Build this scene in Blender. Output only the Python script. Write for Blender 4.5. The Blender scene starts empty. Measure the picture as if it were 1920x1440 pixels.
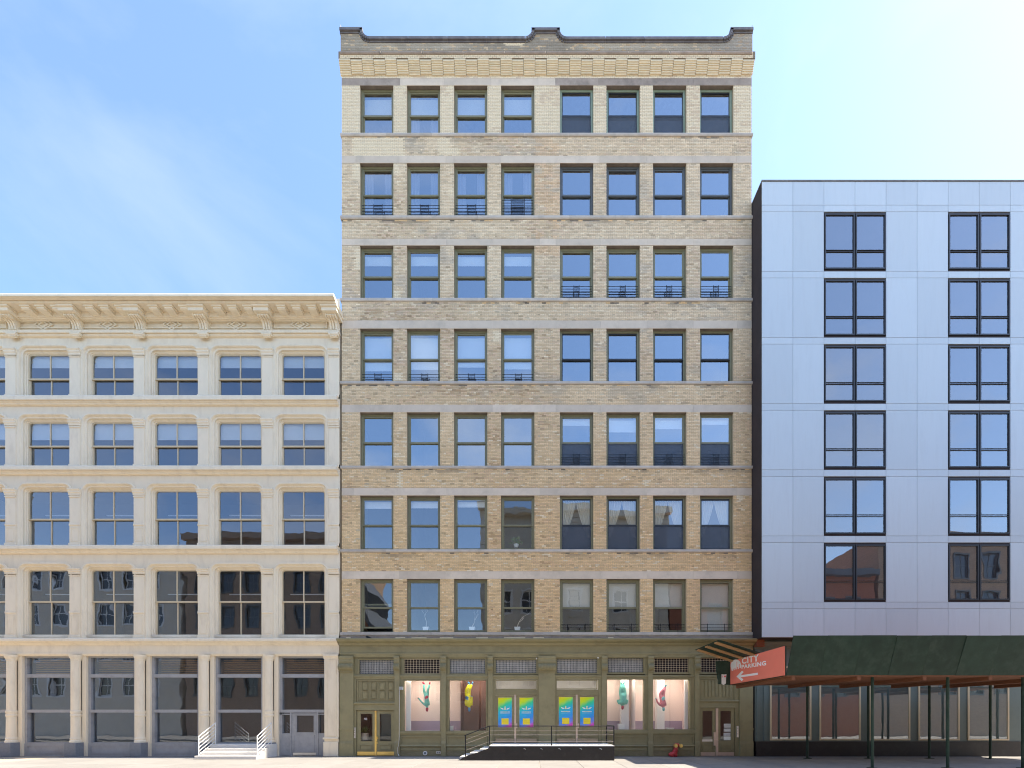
import bpy, math, random
import numpy as np
from mathutils import Vector

random.seed(7)
RNG = np.random.default_rng(11)
R = math.radians
SC = bpy.context.scene
COL = SC.collection

# ---------------------------------------------------------------- camera, sky, sun, exposure
S = 0.026                 # metres per photo pixel on the facade plane (y = 0)
D = 20.0                  # camera to facade
VX, VY = 996.0, 1347.0    # principal point in the photo
GY = 1418.0               # photo row of the pavement at the facade
EYE = (GY - VY) * S

cam_d = bpy.data.cameras.new('camera')
cam = bpy.data.objects.new('camera', cam_d)
COL.objects.link(cam)
cam.location = (0, -D, EYE)
cam.rotation_euler = (R(90), 0, 0)
cam_d.sensor_width = 36
cam_d.lens = 36 * (D / S) / 1920
cam_d.shift_x = (960 - VX) / 1920
cam_d.shift_y = (VY - 720) / 1920
cam_d.clip_start = 0.1
cam_d.clip_end = 2000
SC.cycles.filter_width = 1.1
SC.camera = cam

SUN_EL, SUN_AZ = R(56), R(88.4)      # azimuth from +Y towards +X
world = bpy.data.worlds.new('World')
SC.world = world
world.use_nodes = True
wn, wl = world.node_tree.nodes, world.node_tree.links
bg = wn['Background']
sky = wn.new('ShaderNodeTexSky')
sky.sky_type = 'NISHITA'
sky.sun_disc = False
sky.sun_elevation = SUN_EL
sky.sun_rotation = SUN_AZ
sky.air_density = 1.0
sky.dust_density = 0.5
sky.ozone_density = 2.6
wt = wn.new('ShaderNodeTexCoord')
wm = wn.new('ShaderNodeMapping')
wm.inputs['Scale'].default_value = (1.0, 1.3, 2.2)
wm.inputs['Location'].default_value = (4.9, 2.7, 7.7)
wl.new(wt.outputs['Generated'], wm.inputs['Vector'])
cn = wn.new('ShaderNodeTexNoise')
cn.inputs['Scale'].default_value = 2.3
cn.inputs['Detail'].default_value = 9
cn.inputs['Roughness'].default_value = 0.56
cn.inputs['Distortion'].default_value = 0.35
wl.new(wm.outputs['Vector'], cn.inputs['Vector'])
cr = wn.new('ShaderNodeValToRGB')
cr.color_ramp.elements[0].position = 0.50
cr.color_ramp.elements[0].color = (0, 0, 0, 1)
cr.color_ramp.elements[1].position = 0.80
cr.color_ramp.elements[1].color = (0.34, 0.34, 0.34, 1)
wl.new(cn.outputs['Fac'], cr.inputs['Fac'])
cmx = wn.new('ShaderNodeMixRGB')
cmx.inputs['Color2'].default_value = (3.5, 3.55, 3.7, 1)
wl.new(sky.outputs['Color'], cmx.inputs['Color1'])
wl.new(cmx.outputs['Color'], bg.inputs['Color'])
# more cloud stands over the far side of the street (the window glass mirrors it), little behind the roofs
wsx = wn.new('ShaderNodeSeparateXYZ')
wl.new(wt.outputs['Generated'], wsx.inputs[0])
wmr = wn.new('ShaderNodeMapRange')
wmr.inputs['From Min'].default_value = 0.15
wmr.inputs['From Max'].default_value = -0.25
wmr.inputs['To Min'].default_value = 0.55
wmr.inputs['To Max'].default_value = 1.9
wl.new(wsx.outputs['Y'], wmr.inputs['Value'])
wmu = wn.new('ShaderNodeMath')
wmu.operation = 'MULTIPLY'
wmu.use_clamp = True
wl.new(cr.outputs['Color'], wmu.inputs[0])
wl.new(wmr.outputs['Result'], wmu.inputs[1])
wl.new(wmu.outputs[0], cmx.inputs['Fac'])
bg.inputs['Strength'].default_value = 0.1

sd = bpy.data.lights.new('sun', 'SUN')
sd.energy = 3.2
sd.angle = R(0.5)
sd.color = (1.0, 0.89, 0.73)
sun = bpy.data.objects.new('sun', sd)
COL.objects.link(sun)
sdir = Vector((math.cos(SUN_EL) * math.sin(SUN_AZ), math.cos(SUN_EL) * math.cos(SUN_AZ), math.sin(SUN_EL)))
sun.rotation_euler = sdir.to_track_quat('Z', 'Y').to_euler()
sun.location = (20, 0, 60)

vs = SC.view_settings
vs.view_transform = 'Standard'
vs.look = 'None'
vs.exposure = 2.12
vs.gamma = 1
vs.use_curve_mapping = False


def wx(x, p=0.0):
    """photo column -> world x for something standing p metres in front of the facade"""
    return (x - VX) * S * (D - p) / D


def wz(y, p=0.0):
    return EYE + (VY - y) * S * (D - p) / D


def Q(p, y):
    """profile point p in front of the facade that shows at photo row y"""
    return (-p, wz(y, p))


# ---------------------------------------------------------------- materials
MAT = {}


def mat(name, color, rough=0.7, var=0.12, scale=3.0, metal=0.0, obj_var=0.0, bump=0.0, streak=None, spec=0.3, dirt=None, dirt_scale=0.6, dirt_amt=0.4, fine=None):
    m = bpy.data.materials.new(name)
    m.use_nodes = True
    n, l = m.node_tree.nodes, m.node_tree.links
    b = n['Principled BSDF']
    b.inputs['Roughness'].default_value = rough
    b.inputs['Metallic'].default_value = metal
    b.inputs['Specular IOR Level'].default_value = spec
    tc = n.new('ShaderNodeTexCoord')
    mp = n.new('ShaderNodeMapping')
    if streak:
        mp.inputs['Scale'].default_value = streak
    l.new(tc.outputs['Object'], mp.inputs['Vector'])
    oi = n.new('ShaderNodeObjectInfo')
    ad = n.new('ShaderNodeVectorMath')
    ad.operation = 'ADD'
    cmb = n.new('ShaderNodeMath')
    cmb.operation = 'MULTIPLY'
    cmb.inputs[1].default_value = 37.0
    l.new(oi.outputs['Random'], cmb.inputs[0])
    l.new(mp.outputs['Vector'], ad.inputs[0])
    l.new(cmb.outputs[0], ad.inputs[1])
    no = n.new('ShaderNodeTexNoise')
    no.inputs['Scale'].default_value = scale
    no.inputs['Detail'].default_value = 6
    no.inputs['Roughness'].default_value = 0.62
    l.new(ad.outputs[0], no.inputs['Vector'])
    mr = n.new('ShaderNodeMapRange')
    mr.inputs['From Min'].default_value = 0.25
    mr.inputs['From Max'].default_value = 0.75
    mr.inputs['To Min'].default_value = 1 - var
    mr.inputs['To Max'].default_value = 1 + var
    l.new(no.outputs['Fac'], mr.inputs['Value'])
    hs = n.new('ShaderNodeHueSaturation')
    hs.inputs['Color'].default_value = (*color, 1)
    l.new(mr.outputs['Result'], hs.inputs['Value'])
    out = hs.outputs['Color']
    if obj_var:
        mo = n.new('ShaderNodeMapRange')
        mo.inputs['To Min'].default_value = 1 - obj_var
        mo.inputs['To Max'].default_value = 1 + obj_var
        l.new(oi.outputs['Random'], mo.inputs['Value'])
        h2 = n.new('ShaderNodeHueSaturation')
        l.new(out, h2.inputs['Color'])
        l.new(mo.outputs['Result'], h2.inputs['Value'])
        out = h2.outputs['Color']
    if dirt:
        dn = n.new('ShaderNodeTexNoise')
        dn.inputs['Scale'].default_value = dirt_scale
        dn.inputs['Detail'].default_value = 8
        dn.inputs['Roughness'].default_value = 0.7
        l.new(ad.outputs[0], dn.inputs['Vector'])
        dr = n.new('ShaderNodeMapRange')
        dr.inputs['From Min'].default_value = 0.5
        dr.inputs['From Max'].default_value = 0.72
        dr.inputs['To Max'].default_value = dirt_amt
        l.new(dn.outputs['Fac'], dr.inputs['Value'])
        mx = n.new('ShaderNodeMixRGB')
        mx.inputs['Color2'].default_value = (*dirt, 1)
        l.new(dr.outputs['Result'], mx.inputs['Fac'])
        l.new(out, mx.inputs['Color1'])
        out = mx.outputs['Color']
    l.new(out, b.inputs['Base Color'])
    if bump:
        bn = n.new('ShaderNodeTexNoise')
        bn.inputs['Scale'].default_value = fine or scale * 8
        bn.inputs['Detail'].default_value = 4
        l.new(ad.outputs[0], bn.inputs['Vector'])
        bp = n.new('ShaderNodeBump')
        bp.inputs['Strength'].default_value = bump
        bp.inputs['Distance'].default_value = 0.01
        l.new(bn.outputs['Fac'], bp.inputs['Height'])
        l.new(bp.outputs['Normal'], b.inputs['Normal'])
    MAT[name] = m
    return m


def tint_mat(name, rough=0.9):
    """masonry: the colour of each unit is stored on the mesh, grain comes from noise"""
    m = bpy.data.materials.new(name)
    m.use_nodes = True
    n, l = m.node_tree.nodes, m.node_tree.links
    b = n['Principled BSDF']
    b.inputs['Roughness'].default_value = rough
    b.inputs['Specular IOR Level'].default_value = 0.2
    at = n.new('ShaderNodeAttribute')
    at.attribute_name = 'tint'
    tc = n.new('ShaderNodeTexCoord')
    no = n.new('ShaderNodeTexNoise')
    no.inputs['Scale'].default_value = 22
    no.inputs['Detail'].default_value = 4
    l.new(tc.outputs['Object'], no.inputs['Vector'])
    mr = n.new('ShaderNodeMapRange')
    mr.inputs['From Min'].default_value = 0.25
    mr.inputs['From Max'].default_value = 0.75
    mr.inputs['To Min'].default_value = 0.85
    mr.inputs['To Max'].default_value = 1.15
    l.new(no.outputs['Fac'], mr.inputs['Value'])
    hs = n.new('ShaderNodeHueSaturation')
    l.new(at.outputs['Color'], hs.inputs['Color'])
    l.new(mr.outputs['Result'], hs.inputs['Value'])
    l.new(hs.outputs['Color'], b.inputs['Base Color'])
    MAT[name] = m
    return m


def glass_mat(name, base=0.1, ior=1.9, wob=0.02, tint=(0.82, 0.88, 0.9), wob_scale=1.2, gtint=(0.93, 0.97, 1.0)):
    """window glass: a wavy mirror-like face over a clear sheet"""
    m = bpy.data.materials.new(name)
    m.use_nodes = True
    n, l = m.node_tree.nodes, m.node_tree.links
    n.remove(n['Principled BSDF'])
    out = n['Material Output']
    gl = n.new('ShaderNodeBsdfGlossy')
    gl.inputs['Roughness'].default_value = 0.01
    gl.inputs['Color'].default_value = (*gtint, 1)
    tr = n.new('ShaderNodeBsdfTransparent')
    tr.inputs['Color'].default_value = (*tint, 1)
    fr = n.new('ShaderNodeFresnel')
    fr.inputs['IOR'].default_value = ior
    ad = n.new('ShaderNodeMath')
    ad.operation = 'ADD'
    ad.use_clamp = True
    ad.inputs[1].default_value = base
    l.new(fr.outputs['Fac'], ad.inputs[0])
    mx = n.new('ShaderNodeMixShader')
    ge = n.new('ShaderNodeNewGeometry')      # one reflection per sheet: none where a ray leaves the pane
    fb_ = n.new('ShaderNodeMath')
    fb_.operation = 'SUBTRACT'
    fb_.inputs[0].default_value = 1.0
    l.new(ge.outputs['Backfacing'], fb_.inputs[1])
    fm_ = n.new('ShaderNodeMath')
    fm_.operation = 'MULTIPLY'
    l.new(ad.outputs[0], fm_.inputs[0])
    l.new(fb_.outputs[0], fm_.inputs[1])
    l.new(fm_.outputs[0], mx.inputs['Fac'])
    l.new(tr.outputs[0], mx.inputs[1])
    l.new(gl.outputs[0], mx.inputs[2])
    l.new(mx.outputs[0], out.inputs['Surface'])
    if wob:
        tc = n.new('ShaderNodeTexCoord')
        oi = n.new('ShaderNodeObjectInfo')
        mu = n.new('ShaderNodeMath')
        mu.operation = 'MULTIPLY'
        mu.inputs[1].default_value = 91.0
        l.new(oi.outputs['Random'], mu.inputs[0])
        va = n.new('ShaderNodeVectorMath')
        va.operation = 'ADD'
        l.new(tc.outputs['Object'], va.inputs[0])
        l.new(mu.outputs[0], va.inputs[1])
        no = n.new('ShaderNodeTexNoise')
        no.inputs['Scale'].default_value = wob_scale
        no.inputs['Detail'].default_value = 1.5
        l.new(va.outputs[0], no.inputs['Vector'])
        bp = n.new('ShaderNodeBump')
        bp.inputs['Strength'].default_value = 1.0
        bp.inputs['Distance'].default_value = wob
        l.new(no.outputs['Fac'], bp.inputs['Height'])
        l.new(bp.outputs['Normal'], gl.inputs['Normal'])
    MAT[name] = m
    return m


tint_mat('brick')
mat('mortar', (0.42, 0.345, 0.26), 0.95, 0.15, 2)
mat('corbel_brick', (0.70, 0.585, 0.40), 0.9, 0.10, 6, obj_var=0.07, bump=0.3)
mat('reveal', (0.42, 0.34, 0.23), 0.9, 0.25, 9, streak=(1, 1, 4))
mat('stone', (0.62, 0.525, 0.42), 0.85, 0.07, 2.5, obj_var=0.09, bump=0.15, dirt=(0.30, 0.26, 0.215), dirt_scale=1.1, dirt_amt=0.35, streak=(1, 1, 1))
mat('sill_grey', (0.50, 0.45, 0.395), 0.85, 0.12, 2.5, obj_var=0.10, bump=0.15, dirt=(0.26, 0.23, 0.20), dirt_scale=1.4, dirt_amt=0.5)
mat('joint_dark', (0.24, 0.195, 0.14), 0.95, 0.2, 3)
mat('lobby', (0.32, 0.30, 0.27), 0.9, 0.2, 0.7)
mat('stone_dark', (0.36, 0.295, 0.245), 0.85, 0.2, 2.5, obj_var=0.15, bump=0.2, dirt=(0.12, 0.11, 0.10), dirt_scale=1.2, dirt_amt=0.6)
mat('soffit', (0.20, 0.165, 0.135), 0.9, 0.25, 3)  # heads and bottoms of the openings: stone darkened, shade painted in
mat('coping', (0.15, 0.14, 0.145), 0.7, 0.2, 4, obj_var=0.1, dirt=(0.32, 0.31, 0.28), dirt_scale=2, dirt_amt=0.4)
mat('olive', (0.265, 0.235, 0.13), 0.45, 0.10, 2.2, dirt=(0.09, 0.08, 0.045), dirt_scale=1.5, dirt_amt=0.35, bump=0.1, spec=0.4)
mat('olive_chipped', (0.22, 0.19, 0.105), 0.5, 0.12, 2.2, dirt=(0.34, 0.29, 0.23), dirt_scale=5, dirt_amt=0.55, bump=0.2, streak=(1, 1, 2.5))
mat('frame_olive', (0.20, 0.19, 0.115), 0.45, 0.12, 5, obj_var=0.12, spec=0.4)
mat('frame_green', (0.26, 0.33, 0.25), 0.45, 0.1, 5, obj_var=0.08, spec=0.4)
mat('frame_grey', (0.10, 0.11, 0.115), 0.4, 0.1, 5, spec=0.4)
mat('frame_black', (0.022, 0.024, 0.028), 0.4, 0.1, 5, spec=0.4)
mat('black_iron', (0.018, 0.018, 0.02), 0.5, 0.2, 8)
mat('screen', (0.10, 0.12, 0.155), 0.8, 0.1, 3)
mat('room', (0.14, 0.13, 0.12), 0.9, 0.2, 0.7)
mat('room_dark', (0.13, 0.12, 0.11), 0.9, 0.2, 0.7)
mat('blind', (0.74, 0.73, 0.70), 0.85, 0.03, 2)
mat('blind_beige', (0.62, 0.57, 0.49), 0.85, 0.05, 2)
mat('sheer', (0.30, 0.27, 0.29), 0.9, 0.3, 2, streak=(9, 9, 0.3))
mat('curtain', (0.60, 0.55, 0.44), 0.9, 0.08, 2, streak=(8, 8, 0.3))
mat('cream', (0.80, 0.695, 0.53), 0.6, 0.04, 1.5, dirt=(0.50, 0.41, 0.30), dirt_scale=1.6, dirt_amt=0.35, bump=0.05, streak=(1.6, 1.6, .5))
mat('cream_sash', (0.60, 0.50, 0.345), 0.5, 0.05, 3)
mat('grey_paint', (0.33, 0.33, 0.34), 0.55, 0.12, 2.5, dirt=(0.16, 0.155, 0.15), dirt_scale=2.2, dirt_amt=0.4)
mat('granite', (0.20, 0.21, 0.23), 0.8, 0.12, 9)
mat('concrete', (0.235, 0.226, 0.215), 0.9, 0.10, 1.3, obj_var=0.06, bump=0.25, dirt=(0.22, 0.205, 0.185), dirt_scale=0.9, dirt_amt=0.55, fine=40)
mat('step_stone', (0.62, 0.60, 0.57), 0.85, 0.08, 3)
mat('kerb', (0.30, 0.29, 0.28), 0.85, 0.1, 4)
mat('asphalt', (0.22, 0.205, 0.18), 0.9, 0.2, 2, bump=0.4, fine=60)
mat('platform_black', (0.028, 0.025, 0.025), 0.5, 0.25, 1.6, dirt=(0.06, 0.055, 0.052), dirt_scale=3, dirt_amt=0.4)
mat('brass', (0.83, 0.60, 0.20), 0.32, 0.08, 4, metal=0.75)
mat('bronze_plate', (0.50, 0.40, 0.28), 0.45, 0.15, 5, metal=0.5)
mat('steel_pink', (0.62, 0.50, 0.42), 0.38, 0.1, 5, metal=0.6)
mat('steel', (0.60, 0.61, 0.62), 0.3, 0.06, 4, metal=0.9)
mat('white_paint', (0.78, 0.77, 0.75), 0.5, 0.05, 3)
mat('clad', (0.50, 0.57, 0.62), 0.38, 0.05, 1.0, obj_var=0.055, spec=0.6, streak=(3, 3, .35), dirt=(0.38, 0.42, 0.45), dirt_scale=1.0, dirt_amt=0.35)
mat('clad_side', (0.042, 0.033, 0.036), 0.7, 0.2, 1.5)
mat('teal_paint', (0.13, 0.17, 0.165), 0.5, 0.1, 2, dirt=(0.08, 0.10, 0.10), dirt_scale=2, dirt_amt=0.4)
mat('red_brick', (0.26, 0.10, 0.06), 0.9, 0.3, 9, streak=(1, 1, 3))
mat('shed_green', (0.020, 0.045, 0.032), 0.6, 0.25, 3, bump=0.1, obj_var=0.18, dirt=(0.055, 0.075, 0.06), dirt_scale=1.5, dirt_amt=0.5)
mat('timber', (0.46, 0.27, 0.13), 0.8, 0.25, 6, streak=(1, 6, 6), obj_var=0.12)
mat('deck_timber', (0.20, 0.085, 0.045), 0.8, 0.25, 6, streak=(6, 1, 6))
mat('sign_red', (0.82, 0.215, 0.15), 0.45, 0.04, 2)
mat('sign_white', (0.85, 0.83, 0.82), 0.5, 0.02, 2)
mat('hydrant_red', (0.52, 0.045, 0.05), 0.35, 0.15, 6, spec=0.5)
mat('gallery_wall', (0.87, 0.71, 0.64), 0.8, 0.03, 1)
mat('gallery_dado', (0.40, 0.31, 0.40), 0.8, 0.05, 1)
mat('gallery_white', (0.80, 0.77, 0.75), 0.7, 0.03, 1)
mat('gallery_brown', (0.20, 0.10, 0.075), 0.8, 0.15, 1)
mat('gallery_floor', (0.55, 0.53, 0.56), 0.4, 0.06, 1)
mat('frosted', (0.50, 0.48, 0.45), 0.35, 0.4, 2.2, streak=(3, 1, 0.8), spec=0.5)
mat('dark_void', (0.03, 0.024, 0.022), 0.8, 0.2, 3)
mat('cloth_turquoise', (0.16, 0.50, 0.42), 0.85, 0.25, 7)
mat('cloth_yellow', (0.86, 0.76, 0.02), 0.85, 0.18, 7)
mat('cloth_pink', (0.66, 0.22, 0.27), 0.85, 0.2, 7)
mat('cloth_red', (0.45, 0.03, 0.07), 0.8, 0.2, 7)
mat('cloth_blue', (0.07, 0.25, 0.50), 0.8, 0.2, 7)
mat('cloth_aqua', (0.22, 0.52, 0.55), 0.8, 0.2, 7)
mat('leaf', (0.07, 0.14, 0.04), 0.6, 0.35, 6)
mat('branch', (0.66, 0.60, 0.52), 0.8, 0.15, 6)
mat('pot', (0.80, 0.79, 0.76), 0.5, 0.04, 3)
mat('tulip', (0.36, 0.02, 0.03), 0.6, 0.15, 6)
mat('paper', (0.74, 0.76, 0.76), 0.8, 0.1, 3)
mat('opp_cream', (0.66, 0.59, 0.49), 0.8, 0.08, 1)
mat('opp_brown', (0.36, 0.25, 0.18), 0.9, 0.25, 5, streak=(1, 1, 3))
mat('opp_slate', (0.10, 0.115, 0.14), 0.6, 0.1, 2)
mat('opp_red', (0.33, 0.13, 0.08), 0.9, 0.2, 5, streak=(1, 1, 3))
mat('print_yellow', (0.90, 0.72, 0.05), 0.5, 0.03, 3)
mat('print_ink', (0.30, 0.26, 0.08), 0.5, 0.03, 3)
mat('heart_red', (0.70, 0.06, 0.10), 0.5, 0.03, 3)
sm_ = MAT['screen']
_n, _l = sm_.node_tree.nodes, sm_.node_tree.links
_t = _n.new('ShaderNodeBsdfTransparent')
_m = _n.new('ShaderNodeMixShader')
_m.inputs['Fac'].default_value = 0.50
_l.new(_t.outputs[0], _m.inputs[1])
_l.new(_n['Principled BSDF'].outputs[0], _m.inputs[2])
_l.new(_m.outputs[0], _n['Material Output'].inputs['Surface'])
glass_mat('glass_coated', 0.30, 2.0, 0.0022, (0.93, 0.96, 0.97), 0.8, (0.86, 0.94, 1.0))
glass_mat('glass_mid', 0.18, 1.8, 0.004, (0.94, 0.96, 0.97), 0.9, (0.92, 0.96, 1.0))
glass_mat('glass_old', 0.12, 1.6, 0.006, (0.95, 0.97, 0.97), 1.0)
glass_mat('glass_shop', 0.05, 1.5, 0.002, (0.97, 0.98, 0.98), 0.8)
glass_mat('glass_left', 0.13, 1.6, 0.006, (0.85, 0.88, 0.9), 0.8, (0.8, 0.88, 1.0))


def poster_mat():
    m = bpy.data.materials.new('poster_print')
    m.use_nodes = True
    n, l = m.node_tree.nodes, m.node_tree.links
    b = n['Principled BSDF']
    b.inputs['Roughness'].default_value = 0.35
    tc = n.new('ShaderNodeTexCoord')
    mp = n.new('ShaderNodeSeparateXYZ')
    l.new(tc.outputs['Object'], mp.inputs[0])
    # diagonal ramp from yellow (upper corner) to magenta (lower corner); print colours
    m1 = n.new('ShaderNodeMath'); m1.operation = 'MULTIPLY'; m1.inputs[1].default_value = 0.55
    l.new(mp.outputs['X'], m1.inputs[0])
    m2 = n.new('ShaderNodeMath'); m2.operation = 'SUBTRACT'
    l.new(m1.outputs[0], m2.inputs[0]); l.new(mp.outputs['Z'], m2.inputs[1])
    m3 = n.new('ShaderNodeMath'); m3.operation = 'ADD'; m3.inputs[1].default_value = 1.43
    l.new(m2.outputs[0], m3.inputs[0])
    m4 = n.new('ShaderNodeMath'); m4.operation = 'DIVIDE'; m4.inputs[1].default_value = 1.79
    l.new(m3.outputs[0], m4.inputs[0])
    no = n.new('ShaderNodeTexNoise'); no.inputs['Scale'].default_value = 3.0
    l.new(tc.outputs['Object'], no.inputs['Vector'])
    m5 = n.new('ShaderNodeMath'); m5.operation = 'MULTIPLY_ADD'; m5.inputs[1].default_value = 0.10
    l.new(no.outputs['Fac'], m5.inputs[0]); l.new(m4.outputs[0], m5.inputs[2])
    r = n.new('ShaderNodeValToRGB')
    e = r.color_ramp.elements
    e[0].position = 0.06; e[0].color = (0.85, 0.72, 0.01, 1)
    e[1].position = 1.02; e[1].color = (0.80, 0.07, 0.55, 1)
    for p, c in ((0.22, (0.55, 0.82, 0.02, 1)), (0.34, (0.04, 0.66, 0.30, 1)), (0.46, (0.02, 0.52, 0.72, 1)), (0.72, (0.03, 0.32, 0.85, 1)), (0.90, (0.22, 0.28, 0.85, 1))):
        k = e.new(p); k.color = c
    l.new(m5.outputs[0], r.inputs['Fac'])
    l.new(r.outputs['Color'], b.inputs['Base Color'])
    MAT['poster_print'] = m


poster_mat()


# ---------------------------------------------------------------- mesh helpers
class MB:
    def __init__(self):
        self.v, self.f, self.m = [], [], []

    def quad(self, *pts, mi=0):
        b = len(self.v)
        self.v += [tuple(p) for p in pts]
        self.f.append(tuple(range(b, b + len(pts))))
        self.m.append(mi)
        return self

    def box(self, x0, x1, y0, y1, z0, z1, mi=0):
        x0, x1 = min(x0, x1), max(x0, x1)
        y0, y1 = min(y0, y1), max(y0, y1)
        z0, z1 = min(z0, z1), max(z0, z1)
        b = len(self.v)
        self.v += [(x0, y0, z0), (x1, y0, z0), (x1, y1, z0), (x0, y1, z0), (x0, y0, z1), (x1, y0, z1), (x1, y1, z1), (x0, y1, z1)]
        for f in ((0, 1, 5, 4), (1, 2, 6, 5), (2, 3, 7, 6), (3, 0, 4, 7), (4, 5, 6, 7), (3, 2, 1, 0)):
            self.f.append(tuple(b + i for i in f))
            self.m.append(mi)
        return self

    def bev(self, x0, x1, y0, y1, z0, z1, c, mi=0):
        """box whose front (-y) edges are chamfered by c"""
        x0, x1 = min(x0, x1), max(x0, x1)
        z0, z1 = min(z0, z1), max(z0, z1)
        b = len(self.v)
        self.v += [(x0, y0 + c, z0), (x1, y0 + c, z0), (x1, y0 + c, z1), (x0, y0 + c, z1),
                   (x0 + c, y0, z0 + c), (x1 - c, y0, z0 + c), (x1 - c, y0, z1 - c), (x0 + c, y0, z1 - c),
                   (x0, y1, z0), (x1, y1, z0), (x1, y1, z1), (x0, y1, z1)]
        for f in ((4, 5, 6, 7), (0, 1, 5, 4), (1, 2, 6, 5), (2, 3, 7, 6), (3, 0, 4, 7), (8, 9, 1, 0), (9, 10, 2, 1), (10, 11, 3, 2), (11, 8, 0, 3), (11, 10, 9, 8)):
            self.f.append(tuple(b + i for i in f))
            self.m.append(mi)
        return self

    def prism_x(self, x0, x1, prof, mi=0):
        """extrude a closed (y, z) profile along x"""
        n = len(prof)
        b = len(self.v)
        self.v += [(x0, y, z) for y, z in prof] + [(x1, y, z) for y, z in prof]
        for i in range(n):
            j = (i + 1) % n
            self.f.append((b + i, b + n + i, b + n + j, b + j))
            self.m.append(mi)
        self.f.append(tuple(b + i for i in range(n)))
        self.f.append(tuple(b + n + i for i in reversed(range(n))))
        self.m += [mi, mi]
        return self

    def prism_y(self, y0, y1, prof, mi=0):
        """extrude a closed (x, z) outline along y"""
        n = len(prof)
        b = len(self.v)
        self.v += [(x, y0, z) for x, z in prof] + [(x, y1, z) for x, z in prof]
        for i in range(n):
            j = (i + 1) % n
            self.f.append((b + i, b + j, b + n + j, b + n + i))
            self.m.append(mi)
        self.f.append(tuple(b + i for i in range(n)))
        self.f.append(tuple(b + n + i for i in reversed(range(n))))
        self.m += [mi, mi]
        return self

    def tube(self, pts, rad, seg=8, mi=0, cap=True):
        pts = [Vector(p) for p in pts]
        rads = rad if isinstance(rad, (list, tuple)) else [rad] * len(pts)
        rings = []
        for i, p in enumerate(pts):
            a = pts[max(i - 1, 0)]
            c = pts[min(i + 1, len(pts) - 1)]
            t = (c - a).normalized()
            u = t.orthogonal().normalized() if i == 0 else (u - t * u.dot(t)).normalized()
            w = t.cross(u)
            b = len(self.v)
            for k in range(seg):
                an = 2 * math.pi * k / seg
                self.v.append(tuple(p + (u * math.cos(an) + w * math.sin(an)) * rads[i]))
            rings.append(b)
        for a, b in zip(rings, rings[1:]):
            for k in range(seg):
                j = (k + 1) % seg
                self.f.append((a + k, a + j, b + j, b + k))
                self.m.append(mi)
        if cap:
            self.f.append(tuple(rings[0] + k for k in reversed(range(seg))))
            self.f.append(tuple(rings[-1] + k for k in range(seg)))
            self.m += [mi, mi]
        return self

    def lathe(self, cx, cy, prof, seg=20, mi=0):
        rings = []
        for r, z in prof:
            b = len(self.v)
            for k in range(seg):
                a = 2 * math.pi * k / seg
                self.v.append((cx + r * math.cos(a), cy + r * math.sin(a), z))
            rings.append(b)
        for a, b in zip(rings, rings[1:]):
            for k in range(seg):
                j = (k + 1) % seg
                self.f.append((a + k, a + j, b + j, b + k))
                self.m.append(mi)
        self.f.append(tuple(rings[-1] + k for k in range(seg)))
        self.f.append(tuple(rings[0] + k for k in reversed(range(seg))))
        self.m += [mi, mi]
        return self

    def frame(self, x0, x1, z0, z1, t, y0, y1, tb=None, tt=None, mi=0):
        tb = t if tb is None else tb
        tt = t if tt is None else tt
        self.box(x0, x0 + t, y0, y1, z0, z1, mi)
        self.box(x1 - t, x1, y0, y1, z0, z1, mi)
        self.box(x0 + t, x1 - t, y0, y1, z1 - tt, z1, mi)
        self.box(x0 + t, x1 - t, y0, y1, z0, z0 + tb, mi)
        return self

    def mesh(self, name, mats):
        me = bpy.data.meshes.new(name)
        me.from_pydata(self.v, [], self.f)
        for k in (mats if isinstance(mats, (list, tuple)) else [mats]):
            me.materials.append(MAT[k])
        if any(self.m):
            me.polygons.foreach_set('material_index', self.m)
        me.update()
        return me


def put(name, data, parent=None, loc=(0, 0, 0), rot=(0, 0, 0)):
    o = bpy.data.objects.new(name, data)
    COL.objects.link(o)
    o.location = loc
    o.rotation_euler = rot
    if parent is not None:
        o.parent = parent
    return o


def part(name, mb, mats, parent=None, loc=(0, 0, 0), smooth=False):
    me = mb.mesh(name, mats)
    if smooth:
        me.polygons.foreach_set('use_smooth', [True] * len(me.polygons))
    return put(name, me, parent, loc)


def tag(o, label=None, cat=None, group=None, kind=None):
    if label: o['label'] = label
    if cat: o['category'] = cat
    if group: o['group'] = group
    if kind: o['kind'] = kind
    return o


def thing(name, label, cat, loc=(0, 0, 0), group=None):
    return tag(put(name, None, None, loc), label, cat, group)


def wall_cells(mb, x0, x1, z0, z1, holes, y, mi=0):
    xs = sorted({x0, x1} | {h[0] for h in holes} | {h[1] for h in holes})
    zs = sorted({z0, z1} | {h[2] for h in holes} | {h[3] for h in holes})
    for a, b in zip(zs, zs[1:]):
        run = None
        for c, d in zip(xs, xs[1:]):
            cx, cz = (c + d) / 2, (a + b) / 2
            hole = any(h[0] < cx < h[1] and h[2] < cz < h[3] for h in holes)
            if hole:
                if run: mb.quad((run[0], y, a), (run[1], y, a), (run[1], y, b), (run[0], y, b), mi=mi)
                run = None
            else:
                run = (run[0], d) if run else (c, d)
        if run:
            mb.quad((run[0], y, a), (run[1], y, a), (run[1], y, b), (run[0], y, b), mi=mi)


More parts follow.
